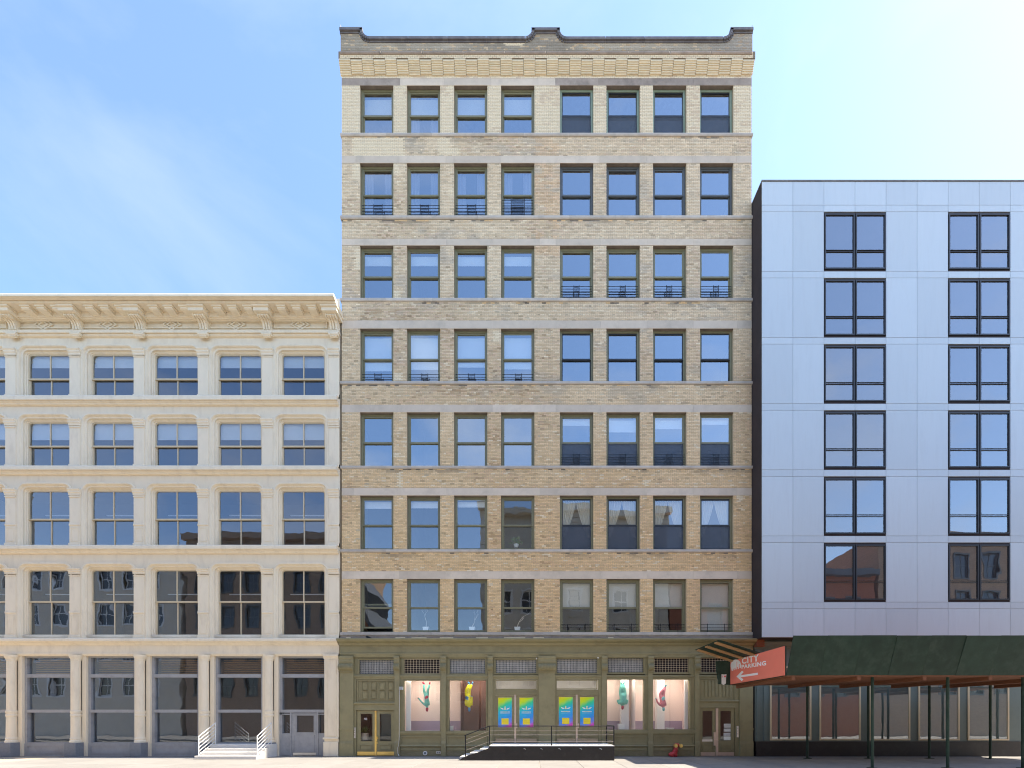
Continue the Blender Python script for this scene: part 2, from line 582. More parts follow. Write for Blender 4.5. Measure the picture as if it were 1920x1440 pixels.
# ---------------------------------------------------------------- ground
g = MB().box(-90, 90, -60, 60, -0.5, -0.16)
tag(part('ground', g, 'asphalt'), kind='structure')
road = MB().box(-90, 90, -15.6, -5.4, -0.17, -0.15)
tag(part('road', road, 'asphalt'), kind='structure')
sw = tag(part('sidewalk', MB().box(-90, 90, -5.15, 0.6, -0.16, -0.012), 'mortar'), kind='structure')
tag(part('kerb', MB().box(-90, 90, -5.4, -5.15, -0.3, 0.0), 'kerb'), kind='structure')
tag(part('opposite_sidewalk', MB().box(-90, 90, -22.2, -15.6, -0.3, 0.0), 'concrete'), kind='structure')
slab_w, slab_d = 1.62, 1.70
slab = MB().bev(0, 1, 0, 1, 0, 1, 0.0)   # unit, replaced below
sm = MB()
c = 0.006
sm.v = [(0, 0, -.05), (slab_w - .012, 0, -.05), (slab_w - .012, slab_d - .012, -.05), (0, slab_d - .012, -.05),
        (0, 0, -c), (slab_w - .012, 0, -c), (slab_w - .012, slab_d - .012, -c), (0, slab_d - .012, -c),
        (c, c, 0), (slab_w - .012 - c, c, 0), (slab_w - .012 - c, slab_d - .012 - c, 0), (c, slab_d - .012 - c, 0)]
sm.f = [(0, 1, 5, 4), (1, 2, 6, 5), (2, 3, 7, 6), (3, 0, 4, 7), (4, 5, 9, 8), (5, 6, 10, 9), (6, 7, 11, 10), (7, 4, 8, 11), (8, 9, 10, 11)]
sm.m = [0] * 9
slab_me = sm.mesh('paving_slab', 'concrete')
for i in range(-14, 15):
    for j in range(3):
        o = put('paving_slab', slab_me, sw, (i * slab_w + 0.35, -5.15 + j * slab_d, random.uniform(-.003, .003)))

# ---------------------------------------------------------------- the eight storey loft building
LB = thing('loft_building', 'tall eight storey buff brick loft building with olive green shopfront', 'building')
WX0 = [675, 762.7, 851.2, 939.5, 1050, 1137.3, 1224.6, 1312.7]
WW = 62.5
# floor: lintel top, head, sill top, sill bottom (photo rows)
FL = {8: (146.8, 160.3, 248.3, 256.3), 7: (292.4, 305.8, 403.2, 411.5), 6: (447.6, 460.3, 558, 565.8), 5: (600.8, 616, 714, 721),
      4: (758.8, 773, 872.7, 879.2), 3: (914.8, 929, 1029.5, 1036), 2: (1071, 1085.4, 1185, 1192)}
BX0, BX1 = 640.5, 1409.5
xs0, xs1 = wx(BX0), wx(BX1)
holes = []
for fl, (lt, hd, st, sb) in FL.items():
    for x in WX0:
        holes.append((wx(x), wx(x + WW), wz(st, .05), wz(hd)))
TOP = wz(72)
w = MB()
wall_cells(w, xs0, xs1, wz(1199), wz(99), holes, 0.010)
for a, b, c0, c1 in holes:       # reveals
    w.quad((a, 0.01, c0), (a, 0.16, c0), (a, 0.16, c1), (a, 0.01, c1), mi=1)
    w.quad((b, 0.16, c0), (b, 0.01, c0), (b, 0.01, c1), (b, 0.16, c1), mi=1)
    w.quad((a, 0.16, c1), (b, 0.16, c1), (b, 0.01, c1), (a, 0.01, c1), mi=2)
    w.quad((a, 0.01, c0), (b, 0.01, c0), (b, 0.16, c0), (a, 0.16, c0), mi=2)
w.quad((xs0, 0.010, 0), (xs0, 14, 0), (xs0, 14, TOP), (xs0, 0.010, TOP), mi=1)
w.quad((xs1, 14, 0), (xs1, 0.010, 0), (xs1, 0.010, TOP), (xs1, 14, TOP), mi=1)
w.quad((xs0, 14, 0), (xs1, 14, 0), (xs1, 14, TOP), (xs0, 14, TOP), mi=1)
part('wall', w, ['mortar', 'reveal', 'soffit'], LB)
rf = MB().box(xs0 + .01, xs1 - .01, 0.32, 14 - .01, TOP - .8, TOP - .6)
part('roof', rf, 'coping', LB)
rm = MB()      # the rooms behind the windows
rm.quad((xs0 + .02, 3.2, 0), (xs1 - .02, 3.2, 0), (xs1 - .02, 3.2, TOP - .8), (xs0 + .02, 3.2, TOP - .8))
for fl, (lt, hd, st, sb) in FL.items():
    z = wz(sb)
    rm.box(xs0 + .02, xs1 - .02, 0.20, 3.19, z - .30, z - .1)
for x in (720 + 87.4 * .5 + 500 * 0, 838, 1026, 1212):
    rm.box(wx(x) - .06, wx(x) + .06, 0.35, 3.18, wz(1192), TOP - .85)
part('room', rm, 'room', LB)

# --- brickwork: every brick has its own edges, depth and colour
regions = []
order = [8, 7, 6, 5, 4, 3, 2]
for k, fl in enumerate(order):
    lt, hd, st, sb = FL[fl]
    nxt = FL[order[k + 1]][0] if k < 6 else 1199
    regions.append((BX0, BX1, sb, nxt))                 # spandrel below this row of windows
    edges = [BX0] + [e for x in WX0 for e in (x, x + WW)] + [BX1]
    for a, b in zip(edges[::2], edges[1::2]):
        regions.append((a, b, hd, st + (VY - st) * .0025))
regions.append((BX0, BX1, 140.5, 146.8))
NX, NZ = 240, 420


def smooth_noise(nx, nz, sx, sz):
    gx, gz = max(4, int(nx / sx)), max(4, int(nz / sz))
    grid = RNG.random((gz + 2, gx + 2))
    zz = np.linspace(0, gz, nz, endpoint=False)
    xx = np.linspace(0, gx, nx, endpoint=False)
    zi, xi = zz.astype(int), xx.astype(int)
    zf, xf = zz - zi, xx - xi
    zf, xf = zf * zf * (3 - 2 * zf), xf * xf * (3 - 2 * xf)
    a = grid[zi][:, xi] * (1 - xf) + grid[zi][:, xi + 1] * xf
    b = grid[zi + 1][:, xi] * (1 - xf) + grid[zi + 1][:, xi + 1] * xf
    return a * (1 - zf)[:, None] + b * zf[:, None]


nA = 0.6 * smooth_noise(NX, NZ, 30, 24) + 0.4 * smooth_noise(NX, NZ, 9, 5)
nB = 0.5 * smooth_noise(NX, NZ, 22, 16) + 0.5 * smooth_noise(NX, NZ, 6, 4)
nC = 0.5 * smooth_noise(NX, NZ, 14, 10) + 0.5 * smooth_noise(NX, NZ, 5, 2.5)


def field(n, x, y):
    i = min(NZ - 1, max(0, int((y - 40) / 1170 * NZ)))
    j = min(NX - 1, max(0, int((x - 630) / 790 * NX)))
    return n[i, j]


CREAM = np.array((0.73, 0.60, 0.42)); TAN = np.array((0.625, 0.495, 0.33)); BROWN = np.array((0.47, 0.345, 0.22))
GREY = np.array((0.47, 0.42, 0.345)); PINK = np.array((0.64, 0.49, 0.35)); NEW = np.array((0.79, 0.675, 0.485)); GOLD = np.array((0.68, 0.46, 0.23))
new_patches = [(661, 758, 257, 293), (820, 840, 258, 290), (829, 863, 277, 291), (744, 752, 883, 913), (660, 674, 306, 335), (738, 748, 306, 325),
               (664, 674, 470, 505), (738, 750, 545, 562), (842, 850, 352, 368), (1206, 1216, 900, 912), (1382, 1392, 928, 942), (736, 750, 848, 858), (738, 752, 700, 712), (924, 936, 620, 640)]


def brick_col(x, y, since_sill, rnd):
    u = rnd.random()
    a, b, cc = field(nA, x, y), field(nB, x, y), field(nC, x, y)
    if y < 250 and y > 96:
        col = NEW * (0.93 + 0.1 * rnd.random())
        if b > .62 and rnd.random() < .5: col = col * 0.5 + np.array((0.6, 0.46, 0.33)) * .5
        return col
    if y < 96:
        col = GREY * (0.55 + 0.75 * a) * np.array((0.95, 0.92, 0.86)) + 0.03 * rnd.random()
        if u < .08: col = BROWN * 1.1
        elif u < .16: col = TAN
        if x > 1330: col = col * 0.7 + np.array((0.25, 0.24, 0.235)) * .3
        if 945 < x < 982 and 79 < y < 86: col = NEW
        return col
    if any(p[0] < x < p[1] and p[2] < y < p[3] for p in new_patches):
        return NEW * (0.95 + 0.08 * rnd.random())
    right = x > 1035
    t = 0.55 * u + 1.25 * (a - .5) + .20
    if t < .24: col = CREAM
    elif t < .52: col = CREAM * .5 + TAN * .5
    elif t < .72: col = TAN
    elif t < .86: col = PINK
    else: col = BROWN if rnd.random() < (.55 if not right else .3) else TAN * .9
    if right: col = col * 0.72 + (CREAM * .6 + PINK * .4) * .28
    if b > .60 and y < 760: col = col * (1 - .55 * min(1, (b - .6) * 6)) + GREY * .55 * min(1, (b - .6) * 6)
    bounce_warm = min(1, max(0, (y - 520) / 500))  # street bounce light painted into the bricks, warmer towards the bottom
    col = col * (1 - .8 * bounce_warm) + (col * np.array((1.08, .95, .74))) * .8 * bounce_warm
    if y > 880 and b > .55 and rnd.random() < .6: col = col * .6 + GOLD * .4  # golder bricks low down, part of the painted bounce
    if rnd.random() < .045: col = NEW * .97
    if rnd.random() < .05: col = col * .72
    if since_sill is not None:
        if since_sill < 2.4:
            q = rnd.random()
            if cc > .53: col = np.array((0.10, 0.085, 0.07)) * (1 + rnd.random()) if q < .25 else (GOLD if q < .6 else col * .6)
            elif q < .25: col = np.array((0.66, 0.52, 0.33))
        elif since_sill < 12 and cc > .60:
            k = min(.6, (cc - .6) * 5) * (1 - since_sill / 14)
            col = col * (1 - k) + np.array((0.11, 0.10, 0.09)) * k
    col = col * .90 + (CREAM * .5 + TAN * .5) * np.array((1 + .05 * bounce_warm, 1 - .03 * bounce_warm, 1 - .2 * bounce_warm)) * .10
    col = col * np.array((1.015, 1.02, 1.04)) * (1 - bounce_warm) + col * bounce_warm  # upper bricks tinted cooler where the painted bounce fades out
    if 1003 < x < 1048 and y < 480 and cc > .48: col = col * .62 + np.array((0.74, 0.50, 0.29)) * .38
    return col * (0.90 + .19 * rnd.random())


BV, BF, BC = [], [], []


def add_brick(x0, x1, z0, z1, y, col):
    b = len(BV)
    c = min(0.004, (z1 - z0) * .25)
    y = y - random.uniform(0, .0025)
    BV.extend([(x0, y + .012, z0), (x1, y + .012, z0), (x1, y + .012, z1), (x0, y + .012, z1),
               (x0 + c, y, z0 + c), (x1 - c, y, z0 + c), (x1 - c, y, z1 - c), (x0 + c, y, z1 - c)])
    BF.extend([(b + 4, b + 5, b + 6, b + 7), (b, b + 1, b + 5, b + 4), (b + 1, b + 2, b + 6, b + 5), (b + 2, b + 3, b + 7, b + 6), (b + 3, b, b + 4, b + 7)])
    BC.extend([(col[0], col[1], col[2], 1.0)] * 8)


PITCH, LEN, J = 0.0705, 0.2085, 0.009


def lay(xa, xb, ya, yb, p, under=None, top=None, name=None):
    """bricks over the photo rectangle xa..xb, ya..yb of the wall standing p in front"""
    X0, X1, Z1, Z0 = wx(xa, p), wx(xb, p), wz(ya, p), wz(yb, p)
    r0, r1 = math.floor(Z0 / PITCH), math.ceil(Z1 / PITCH)
    for r in range(r0, r1):
        z0, z1 = max(Z0, r * PITCH), min(Z1, (r + 1) * PITCH - J)
        if z1 - z0 < .015: continue
        hdr = (r % 6 == 5) and name is None
        L = LEN * .5 if hdr else LEN
        off = (r % 2) * LEN * .5 + (r % 6) * .003
        k = math.floor((X0 - off) / L)
        while off + k * L < X1:
            x0, x1 = max(X0 + .002, off + k * L), min(X1 - .002, off + (k + 1) * L - J)
            k += 1
            if x1 - x0 < .025: continue
            zc = (z0 + z1) / 2
            px, py = VX + (x0 + x1) / 2 / (S * (D - p) / D), VY - (zc - EYE) / (S * (D - p) / D)
            if top is not None and py < top(px) + 1: continue
            add_brick(x0, x1, z0, z1, -p, brick_col(px, py, (py - under) if under is not None else None, random))


for a, b, y0, y1 in regions:
    sp = (b - a) > 500
    lay(a, b, y0, y1, 0.0, under=y0 if (sp and y0 > 200) else None)
PAR = 0.15


def parapet_top(x):
    def bump(c0, c1):
        if c0 <= x <= c1: return 55.0
        d = (c0 - x) if x < c0 else (x - c1)
        return 60 + 11 * math.sin(min(1, d / 11) * math.pi / 2) if d < 11 else None
    for c0, c1 in ((630, 679), (997, 1049), (1370, 1420)):
        t = bump(c0, c1)
        if t is not None: return t
    return 71.0


lay(638.5, 1411, 52, 95, PAR, top=lambda x: parapet_top(x) + 1)
lay(637.5, 1411.5, 99.3, 108.4, 0.215, name='plain')
bm = bpy.data.meshes.new('brickwork')
bm.from_pydata(BV, [], BF)
ca = bm.color_attributes.new('tint', 'FLOAT_COLOR', 'POINT')
ca.data.foreach_set('color', np.array(BC, dtype=np.float32).ravel())
bm.materials.append(MAT['brick'])
tag(put('brickwork', bm, LB), kind='stuff')

# --- parapet, coping, corbel table
pw = MB()
px_ = [638.5 + i * (1411 - 638.5) / 220 for i in range(221)]
for xa, xb in zip(px_, px_[1:]):
    ta, tb = wz(parapet_top(xa), PAR), wz(parapet_top(xb), PAR)
    X0, X1, zb = wx(xa, PAR), wx(xb, PAR), wz(97, PAR)
    pw.quad((X0, -PAR + .01, zb), (X1, -PAR + .01, zb), (X1, -PAR + .01, tb), (X0, -PAR + .01, ta))
    pw.quad((X1, .3, zb), (X0, .3, zb), (X0, .3, ta), (X1, .3, tb))
pw.quad((wx(638.5, PAR), -PAR + .01, wz(97)), (wx(638.5, PAR), -PAR + .01, wz(55)), (wx(638.5, PAR), .3, wz(55)), (wx(638.5, PAR), .3, wz(97)), mi=0)
pw.quad((wx(1411, PAR), -PAR + .01, wz(97)), (wx(1411, PAR), .3, wz(97)), (wx(1411, PAR), .3, wz(55)), (wx(1411, PAR), -PAR + .01, wz(55)), mi=0)
part('parapet_wall', pw, 'mortar', LB)


def coping_piece(pts, name='coping_stone', t=.12):
    q = MB()
    PC = .24
    P = [(wx(x, PC), wz(y, PC)) for x, y in pts]
    for (a, b), (c0, d) in zip(P, P[1:]):
        dx, dz = c0 - a, d - b
        l = math.hypot(dx, dz)
        nx, nz = -dz / l * t, dx / l * t
        q.prism_y(-PC, .34, [(a, b), (c0, d), (c0 - nx, d - nz), (a - nx, b - nz)])
        q.prism_y(-PC + .06, .30, [(a - nx, b - nz), (c0 - nx, d - nz), (c0 - nx * 1.6, d - nz * 1.6), (a - nx * 1.6, b - nz * 1.6)])
    part(name, q, 'coping', LB)


def arc(xa, ya, xb, yb, first_vertical):
    out = []
    for i in range(7):
        t = i / 6 * math.pi / 2
        if first_vertical: out.append((xa + (xb - xa) * (1 - math.cos(t)), ya + (yb - ya) * math.sin(t)))
        else: out.append((xa + (xb - xa) * math.sin(t), ya + (yb - ya) * (1 - math.cos(t))))
    return out


coping_piece([(636, 50.5), (679, 50.5)])
coping_piece(arc(678.5, 52, 692, 67.5, True))
for k in range(4):
    coping_piece([(692 + k * 73.2, 67.5), (692 + (k + 1) * 73.2 - .6, 67.5)])
coping_piece(arc(985, 67.5, 998, 52, False))
coping_piece([(996.5, 51), (1050, 51)])
coping_piece(arc(1049, 52, 1062, 68, True))
for k in range(4):
    coping_piece([(1062 + k * 73.7, 68), (1062 + (k + 1) * 73.7 - .6, 68)])
coping_piece(arc(1357, 68, 1371, 52, False))
coping_piece([(1370, 50.5), (1413, 50.5)])
for k in range(10):
    a, b = 637 + k * 77.5, 637 + (k + 1) * 77.5 - .5
    part('band_stone', MB().bev(wx(a, .27), wx(b, .27), -.27, 0.02, wz(99.3, .27), wz(94.8, .27), .03), 'stone_dark', LB)
crs = (140.3 - 108.4) / 7
core = MB()
for k in range(7):
    p_ = .030 * (k + .3)
    core.box(xs0 - .008 * k, xs1 + .008 * k, -p_, .02 + .0005 * k, wz(140.3 - k * crs, p_), wz(107 - k * .01, .21))
core.box(xs0 - .06, xs1 + .06, -.205, .025, wz(109, .21), wz(96, .21))
part('corbel_core', core, 'joint_dark', LB)
nb = 36
bw = (BX1 - BX0 + 3) / nb
W, H = bw * S - .016, crs * S - .024
cb_me = MB().bev(0, W, -.06, .0, 0, H, .008).mesh('brick', 'corbel_brick')
for i in range(nb):
    half = i % 2
    for k in range(7):
        if half and k == 0: continue
        kk = k - (.45 if half else 0)
        p = 0.030 + 0.030 * (kk + .4)
        z_ = wz(140.3 - kk * crs, p)
        put('brick', cb_me, LB, (wx(BX0 - 1.5 + i * bw), -p + .06 - .0005 * ((i * 7 + k) % 5), z_))

# --- lintel and sill stones
splits = {8: [640.5, 750, 832, 921, 1009, 1041, 1121, 1203, 1300, 1409.5], 7: [640.5, 666.5, 749.5, 835, 850, 939, 1011, 1040, 1124, 1212, 1298, 1381, 1409.5]}
default = [640.5, 664, 748, 836, 924, 1012, 1042, 1126, 1213, 1300, 1382, 1409.5]
for fl, (lt, hd, st, sb) in FL.items():
    sp = splits.get(fl, default)
    for i, (a, b) in enumerate(zip(sp, sp[1:])):
        dark = (fl == 8 and (i == 0 or i >= 5)) or (fl in (6, 3) and i in (3,))
        m = 'stone_dark' if (fl == 8 and dark) else 'stone'
        p = .004 + .002 * (i % 3)
        part('lintel_stone', MB().bev(wx(a) + .002, wx(b) - .002, -p, .16, wz(hd) + .001, wz(lt) - .004, .004), m, LB)
    n = 9
    for i in range(n):
        a = 638.6 + i * (1411.2 - 638.6) / n
        b = 638.6 + (i + 1) * (1411.2 - 638.6) / n
        X0, X1 = wx(a) + (0.003 if i else 0), wx(b) - .003 * (i < n - 1)
        zt, zb = wz(st, .05), wz(sb, .0)
        h = zt - zb
        q = MB().prism_x(X0, X1, [(.155, zb + .02), (.155, zt + .012), (-.02, zt), (-.045, zt - .008), (-.05, zt - .016), (-.05, zb + .035), (-.042, zb + .028), (-.030, zb + .004), (-.02, zb), (.012, zb)])
        part('sill_stone', q, 'sill_grey', LB)

# --- windows
wcache = {}


def cached(key, fn):
    if key not in wcache: wcache[key] = fn()
    return wcache[key]


def window(parent, X, Z, W, H, fm, glass, Y=0.15, spec=None):
    """double hung window; parts hang on the frame"""
    spec = spec or {}
    key = (round(W, 3), round(H, 3), fm)
    t = .088

    def fr():
        q = MB()
        q.frame(0, W, 0, H, t, 0, .12, .045, .085)
        q.frame(.012, W - .012, .02, H - .012, .028, -.02, 0, .02, .03)       # brick mould
        q.box(t, t + .02, -.0, .05, H * .46, H - .085)
        q.box(W - t - .02, W - t, -.0, .05, H * .46, H - .085)
        return q.mesh('window', fm)
    o = put('window', cached(('f',) + key, fr), parent, (X, Y, Z))
    mid = H * .475
    sm = spec.get('sash', fm)

    def up():
        q = MB()
        q.frame(t + .004, W - t - .004, mid - .045, H - .087, .05, .022, .062, .080, .06)
        return q.mesh('upper_sash', sm)

    def lo():
        q = MB()
        q.frame(t + .004, W - t - .004, .047, mid + .035, .05, .066, .106, .085, .075)
        return q.mesh('lower_sash', sm)
    raised = spec.get('open', 0)
    put('upper_sash', cached(('u', sm) + key, up), o)
    put('lower_sash', cached(('l', sm) + key, lo), o, (0, 0, raised))
    a, b = t + .052, W - t - .052

    def gu(): return MB().box(a, b, .040, .046, mid + .033, H - .145).mesh('pane', glass)

    def gd(): return MB().box(a, b, .084, .090, .130, mid - .013).mesh('pane', glass)
    tl = RNG.normal(0, .004, 4)
    put('pane', cached(('pu', glass) + key, gu), o, (0, 0, 0), (tl[0], 0, 0))
    put('pane', cached(('pd', glass) + key, gd), o, (0, 0, raised), (tl[1], 0, 0))
    ub, ut = mid + .03, H - .12
    if spec.get('blind'):
        k = spec['blind']            # 0..1 of the whole window
        zb = ut - k * (ut - .1)
        top_ = H - .14 - .10 * (Z - 8) / 24
        zb = top_ - k * (top_ - .1)
        bl = MB().box(t + .02, W - t - .02, .16, .166, zb, top_)
        bl.box(t + .02, W - t - .02, .155, .172, zb - .03, zb)
        part('blind', bl, spec.get('blind_mat', 'blind'), o)
    if spec.get('curtain'):
        for sd_ in (-1, 1):
            q = MB()
            n = 26
            ws = (W - 2 * t - .06) * (.5 if spec['curtain'] == 'tied' else .30)
            rows = 10
            for j in range(rows):
                f0, f1 = j / rows, (j + 1) / rows
                for i in range(n):
                    def P(f, i):
                        wid = ws * (1 - .80 * f ** 1.35) if spec['curtain'] == 'tied' else ws
                        u = i / n * wid
                        xx = (t + .03 + u) if sd_ < 0 else (W - t - .03 - u)
                        return (xx, .20 + .03 * math.sin(i * 1.4 + f), (H - .1) - f * (H - .2) * (.74 if spec['curtain'] == 'tied' else 1))
                    q.quad(P(f0, i), P(f0, i + 1), P(f1, i + 1), P(f1, i))
            part('curtain', q, 'curtain' if spec['curtain'] == 'tied' else 'sheer', o, smooth=True)
    if spec.get('screen'):
        part('insect_screen', MB().box(t + .03, W - t - .03, .030, .034, .05, mid - .022).frame(t + .006, W - t - .006, .048, mid - .021, .03, .024, .040), ['screen'], o)
    gd_ = spec.get('guard')
    if gd_:
        q = MB()
        rails, h, cw, cx = gd_
        h0 = wz(spec['st'] - h, -.09) - Z
        lo_z = h0 - h * S
        for k in range(rails):
            z = lo_z + (k + .3) * (h0 - lo_z) / (rails - .7)
            q.box(t * .6, W - t * .6, -.060, -.048, z - .009, z + .009)
        c0 = cx * W - cw / 2
        for xx in (c0, c0 + cw):
            q.box(xx - .013, xx + .013, -.075, -.060, .02, h0 + .04)
        if cw < .7:
            for k in range(rails * 2 - 1):
                z = lo_z + (k + .6) * (h0 - lo_z) / (rails * 2 - 1.4)
                q.box(c0, c0 + cw, -.074, -.062, z - .007, z + .007)
        part('window_guard', q, 'black_iron', o)
    return o


SPEC = {}
for c_ in range(8):
    left = c_ < 4
    SPEC[8, c_] = dict(fm='frame_olive', blind=.36 + .02 * (c_ % 3), blind_mat='blind_beige') if left else dict(fm='frame_green', screen=1, sash='frame_black')
    SPEC[7, c_] = dict(fm='frame_olive', curtain='straight', guard=(4, 18, .42, .52)) if left else dict(fm='frame_grey')
    SPEC[6, c_] = dict(fm='frame_olive', blind=.19) if left else dict(fm='frame_olive', guard=(5, 21, .26, .50))
    SPEC[5, c_] = dict(fm='frame_olive', blind=(.70, .67, .62, .66)[c_ % 4], guard=(3, 12, .32, .52)) if left else dict(fm='frame_olive', sash='frame_black')
    SPEC[4, c_] = dict(fm='frame_olive') if left else dict(fm='frame_olive', screen=1, sash='frame_olive', guard=(5, 20, .28, .5), blind=(.10, .24, .17, .08)[c_ - 4])
    SPEC[3, c_] = dict(fm='frame_olive', blind=(.13, .12, .10, 0)[c_ % 4]) if left else dict(fm='frame_olive', sash='frame_black', screen=1, curtain='tied')
    SPEC[2, c_] = dict(fm='frame_olive') if left else dict(fm='frame_olive', blind=(.50, .52, .50, .98)[c_ - 4], blind_mat='blind_beige', guard=(3, 14, .85, .5))
SPEC[7, 3]['guard'] = (6, 28, .65, .50)
SPEC[8, 1]['curtain'] = 'straight'
SPEC[2, 0]['open'] = .17
for (fl, ci), sp in SPEC.items():
    lt, hd, st, sb = FL[fl]
    g_ = 'glass_coated' if fl >= 4 else ('glass_mid' if fl == 3 else 'glass_old')
    if fl == 3 and ci == 3: g_ = 'glass_old'
    sp['st'] = st
    X, Z = wx(WX0[ci]) + .004, wz(st, .05) + .013
    window(LB, X, Z, WW * S - .008, wz(hd) - wz(st, .05) - .018, sp['fm'], g_, 0.15, sp)

# ---------------------------------------------------------------- olive shopfront of the loft building
OL = 'olive'
# strip of brick and the cornice above the fascia
q = MB().prism_x(wx(638.5), wx(1411.5), [(.02, wz(1193)), (-.03, wz(1193)), (-.03, wz(1199)), (.02, wz(1199))])
part('brick_strip', q, 'stone_dark', LB)
for k, (a, b) in enumerate(((650, 658), (742, 760), (772, 800), (825, 850), (893, 915), (945, 985), (1000, 1020), (1140, 1150))):
    part('brick', MB().bev(wx(a), wx(b), -.045, 0, wz(1197.2), wz(1195), .004), 'corbel_brick', LB)
zc0, zc1 = wz(1209.5), wz(1199)
q = MB().prism_x(wx(637.5), wx(1412), [(.05, zc0 - .05), (.05, zc1 + .02), (-.30, zc1 + .005), (-.42, zc1 - .03), (-.42, zc1 - .08), (-.38, zc1 - .10), (-.34, zc1 - .15), (-.22, zc1 - .19), (-.16, zc1 - .20), (-.14, zc1 - .25), (-.10, zc0 - .03)])
part('storefront_cornice', q, OL, LB)
part('fascia_board', MB().prism_x(wx(638), wx(1411), [(.05, wz(1233)), (.05, wz(1206)), (-.06, wz(1206)), (-.06, wz(1224)), (-.10, wz(1225)), (-.10, wz(1227.5)), (-.075, wz(1229)), (-.05, wz(1233))]), OL, LB)


def pilaster(xa, xb, big):
    X0, X1 = wx(xa), wx(xb)
    q = MB().box(X0, X1, -.09, .30, 0, wz(1230))
    q.bev(X0 - .01, X1 + .01, -.13, .02, 0.0, wz(1393), .012)
    q.box(X0 - .012, X1 + .012, -.115, .02, wz(1369), wz(1365))
    q.prism_x(X0 - .005, X1 + .005, [(0, wz(1393)), (-.125, wz(1393)), (-.10, wz(1389.5)), (0, wz(1389.5))])
    o = part('pilaster', q, OL, LB)
    # scrolled console with fluted cushion
    prof = [(-.05, wz(1260.5)), (-.13, wz(1260.5)), (-.13, wz(1258))]
    for i in range(9):
        a = -math.pi / 2 + math.pi * i / 8
        prof.append((-.13 - .13 * math.cos(a), wz(1251.5) + .15 * math.sin(a)))
    prof += [(-.13, wz(1244)), (-.16, wz(1241)), (-.16, wz(1237)), (-.19, wz(1235)), (-.19, wz(1231)), (-.05, wz(1230.5))]
    k = MB().prism_x(X0 - .02, X1 + .02, prof)
    n = 11 if big else 4
    w_ = (X1 - X0)
    for i in range(n):
        xx = X0 + w_ * (i + .5) / n
        pts = []
        for j in range(7):
            a = -1.2 + 2.4 * j / 6
            pts.append((xx, -.13 - .135 * math.cos(a), wz(1251.5) + .15 * math.sin(a)))
        k.tube(pts, w_ / n * .30, 5)
    part('console', k, OL, o)
    return o


for xa, xb, big in ((638.5, 664, 1), (741, 750, 0), (828, 836.5, 0), (915.5, 924, 0), (1010, 1041, 1), (1128, 1137, 0), (1214.5, 1223.5, 0), (1302, 1310, 0), (1385.5, 1410, 1)):
    pilaster(xa, xb, big)


def transom(xa, xb, ya, yb, dark=False, ba=0, bb=0):
    X0, X1, Z0, Z1 = wx(xa), wx(xb), wz(yb), wz(ya)
    o = part('transom_window', MB().frame(X0 - .04, X1 + .04, Z0 - .04, Z1 + .04, .055, .0, .16).frame(X0 + .01, X1 - .01, Z0 + .01, Z1 - .01, .03, .03, .16), OL, LB)
    part('side_board', MB().box(wx(ba) - .02, X0 - .042, .02, .2, wz(1274), wz(1229)), OL, o)
    part('side_board', MB().box(X1 + .042, wx(bb) + .02, .02, .2, wz(1274), wz(1229)), OL, o)
    part('pane', MB().box(X0, X1, .13, .14, Z0, Z1), 'dark_void' if dark else 'frosted', o)
    q = MB()
    nx, nz = 13, 7
    for i in range(nx):
        xx = X0 + (X1 - X0) * (i + .5) / nx
        q.box(xx - .007, xx + .007, .052, .062, Z0, Z1)
    for j in range(nz):
        zz = Z0 + (Z1 - Z0) * (j + .5) / nz
        q.box(X0, X1, .044, .054, zz - .007, zz + .007)
        for i in range(nx):
            xx = X0 + (X1 - X0) * (i + .5) / nx
            q.box(xx - .02, xx + .02, .040, .066, zz - .02, zz + .02)
    part('grille', q, 'bronze_plate' if dark else 'frame_grey', o)


transom(672, 739, 1236, 1265, False, 664, 741)
transom(756, 826, 1234.5, 1264, True, 750, 828)
transom(842, 911, 1234.5, 1264, False, 836.5, 915.5)
transom(928, 1007, 1235.5, 1263, False, 924, 1010)
transom(1043, 1121, 1234, 1263, False, 1041, 1128)
transom(1139, 1208, 1232.5, 1262, False, 1137, 1214.5)
transom(1225, 1293, 1232.5, 1262, True, 1223.5, 1302)
transom(1313, 1381, 1232, 1262, True, 1310, 1385.5)
# transom bars and the header above the shop windows
hb = MB()
for xa, xb in ((664, 741), (750, 828), (836.5, 915.5), (924, 1010), (1041, 1128), (1137, 1214.5), (1223.5, 1302), (1310, 1385.5)):
    X0, X1 = wx(xa), wx(xb)
    hb.box(X0, X1, -.045, .2, wz(1232.2), wz(1229.6))
    hb.box(X0 + .01, X1 - .01, .165, .195, wz(1275) + .03, wz(1259))
    hb.prism_x(X0, X1, [(.2, wz(1274)), (.2, wz(1265.6)), (-.02, wz(1265.6)), (-.05, wz(1266.5)), (-.05, wz(1269)), (-.015, wz(1270)), (-.005, wz(1274))])
part('transom_bar', hb, OL, LB)


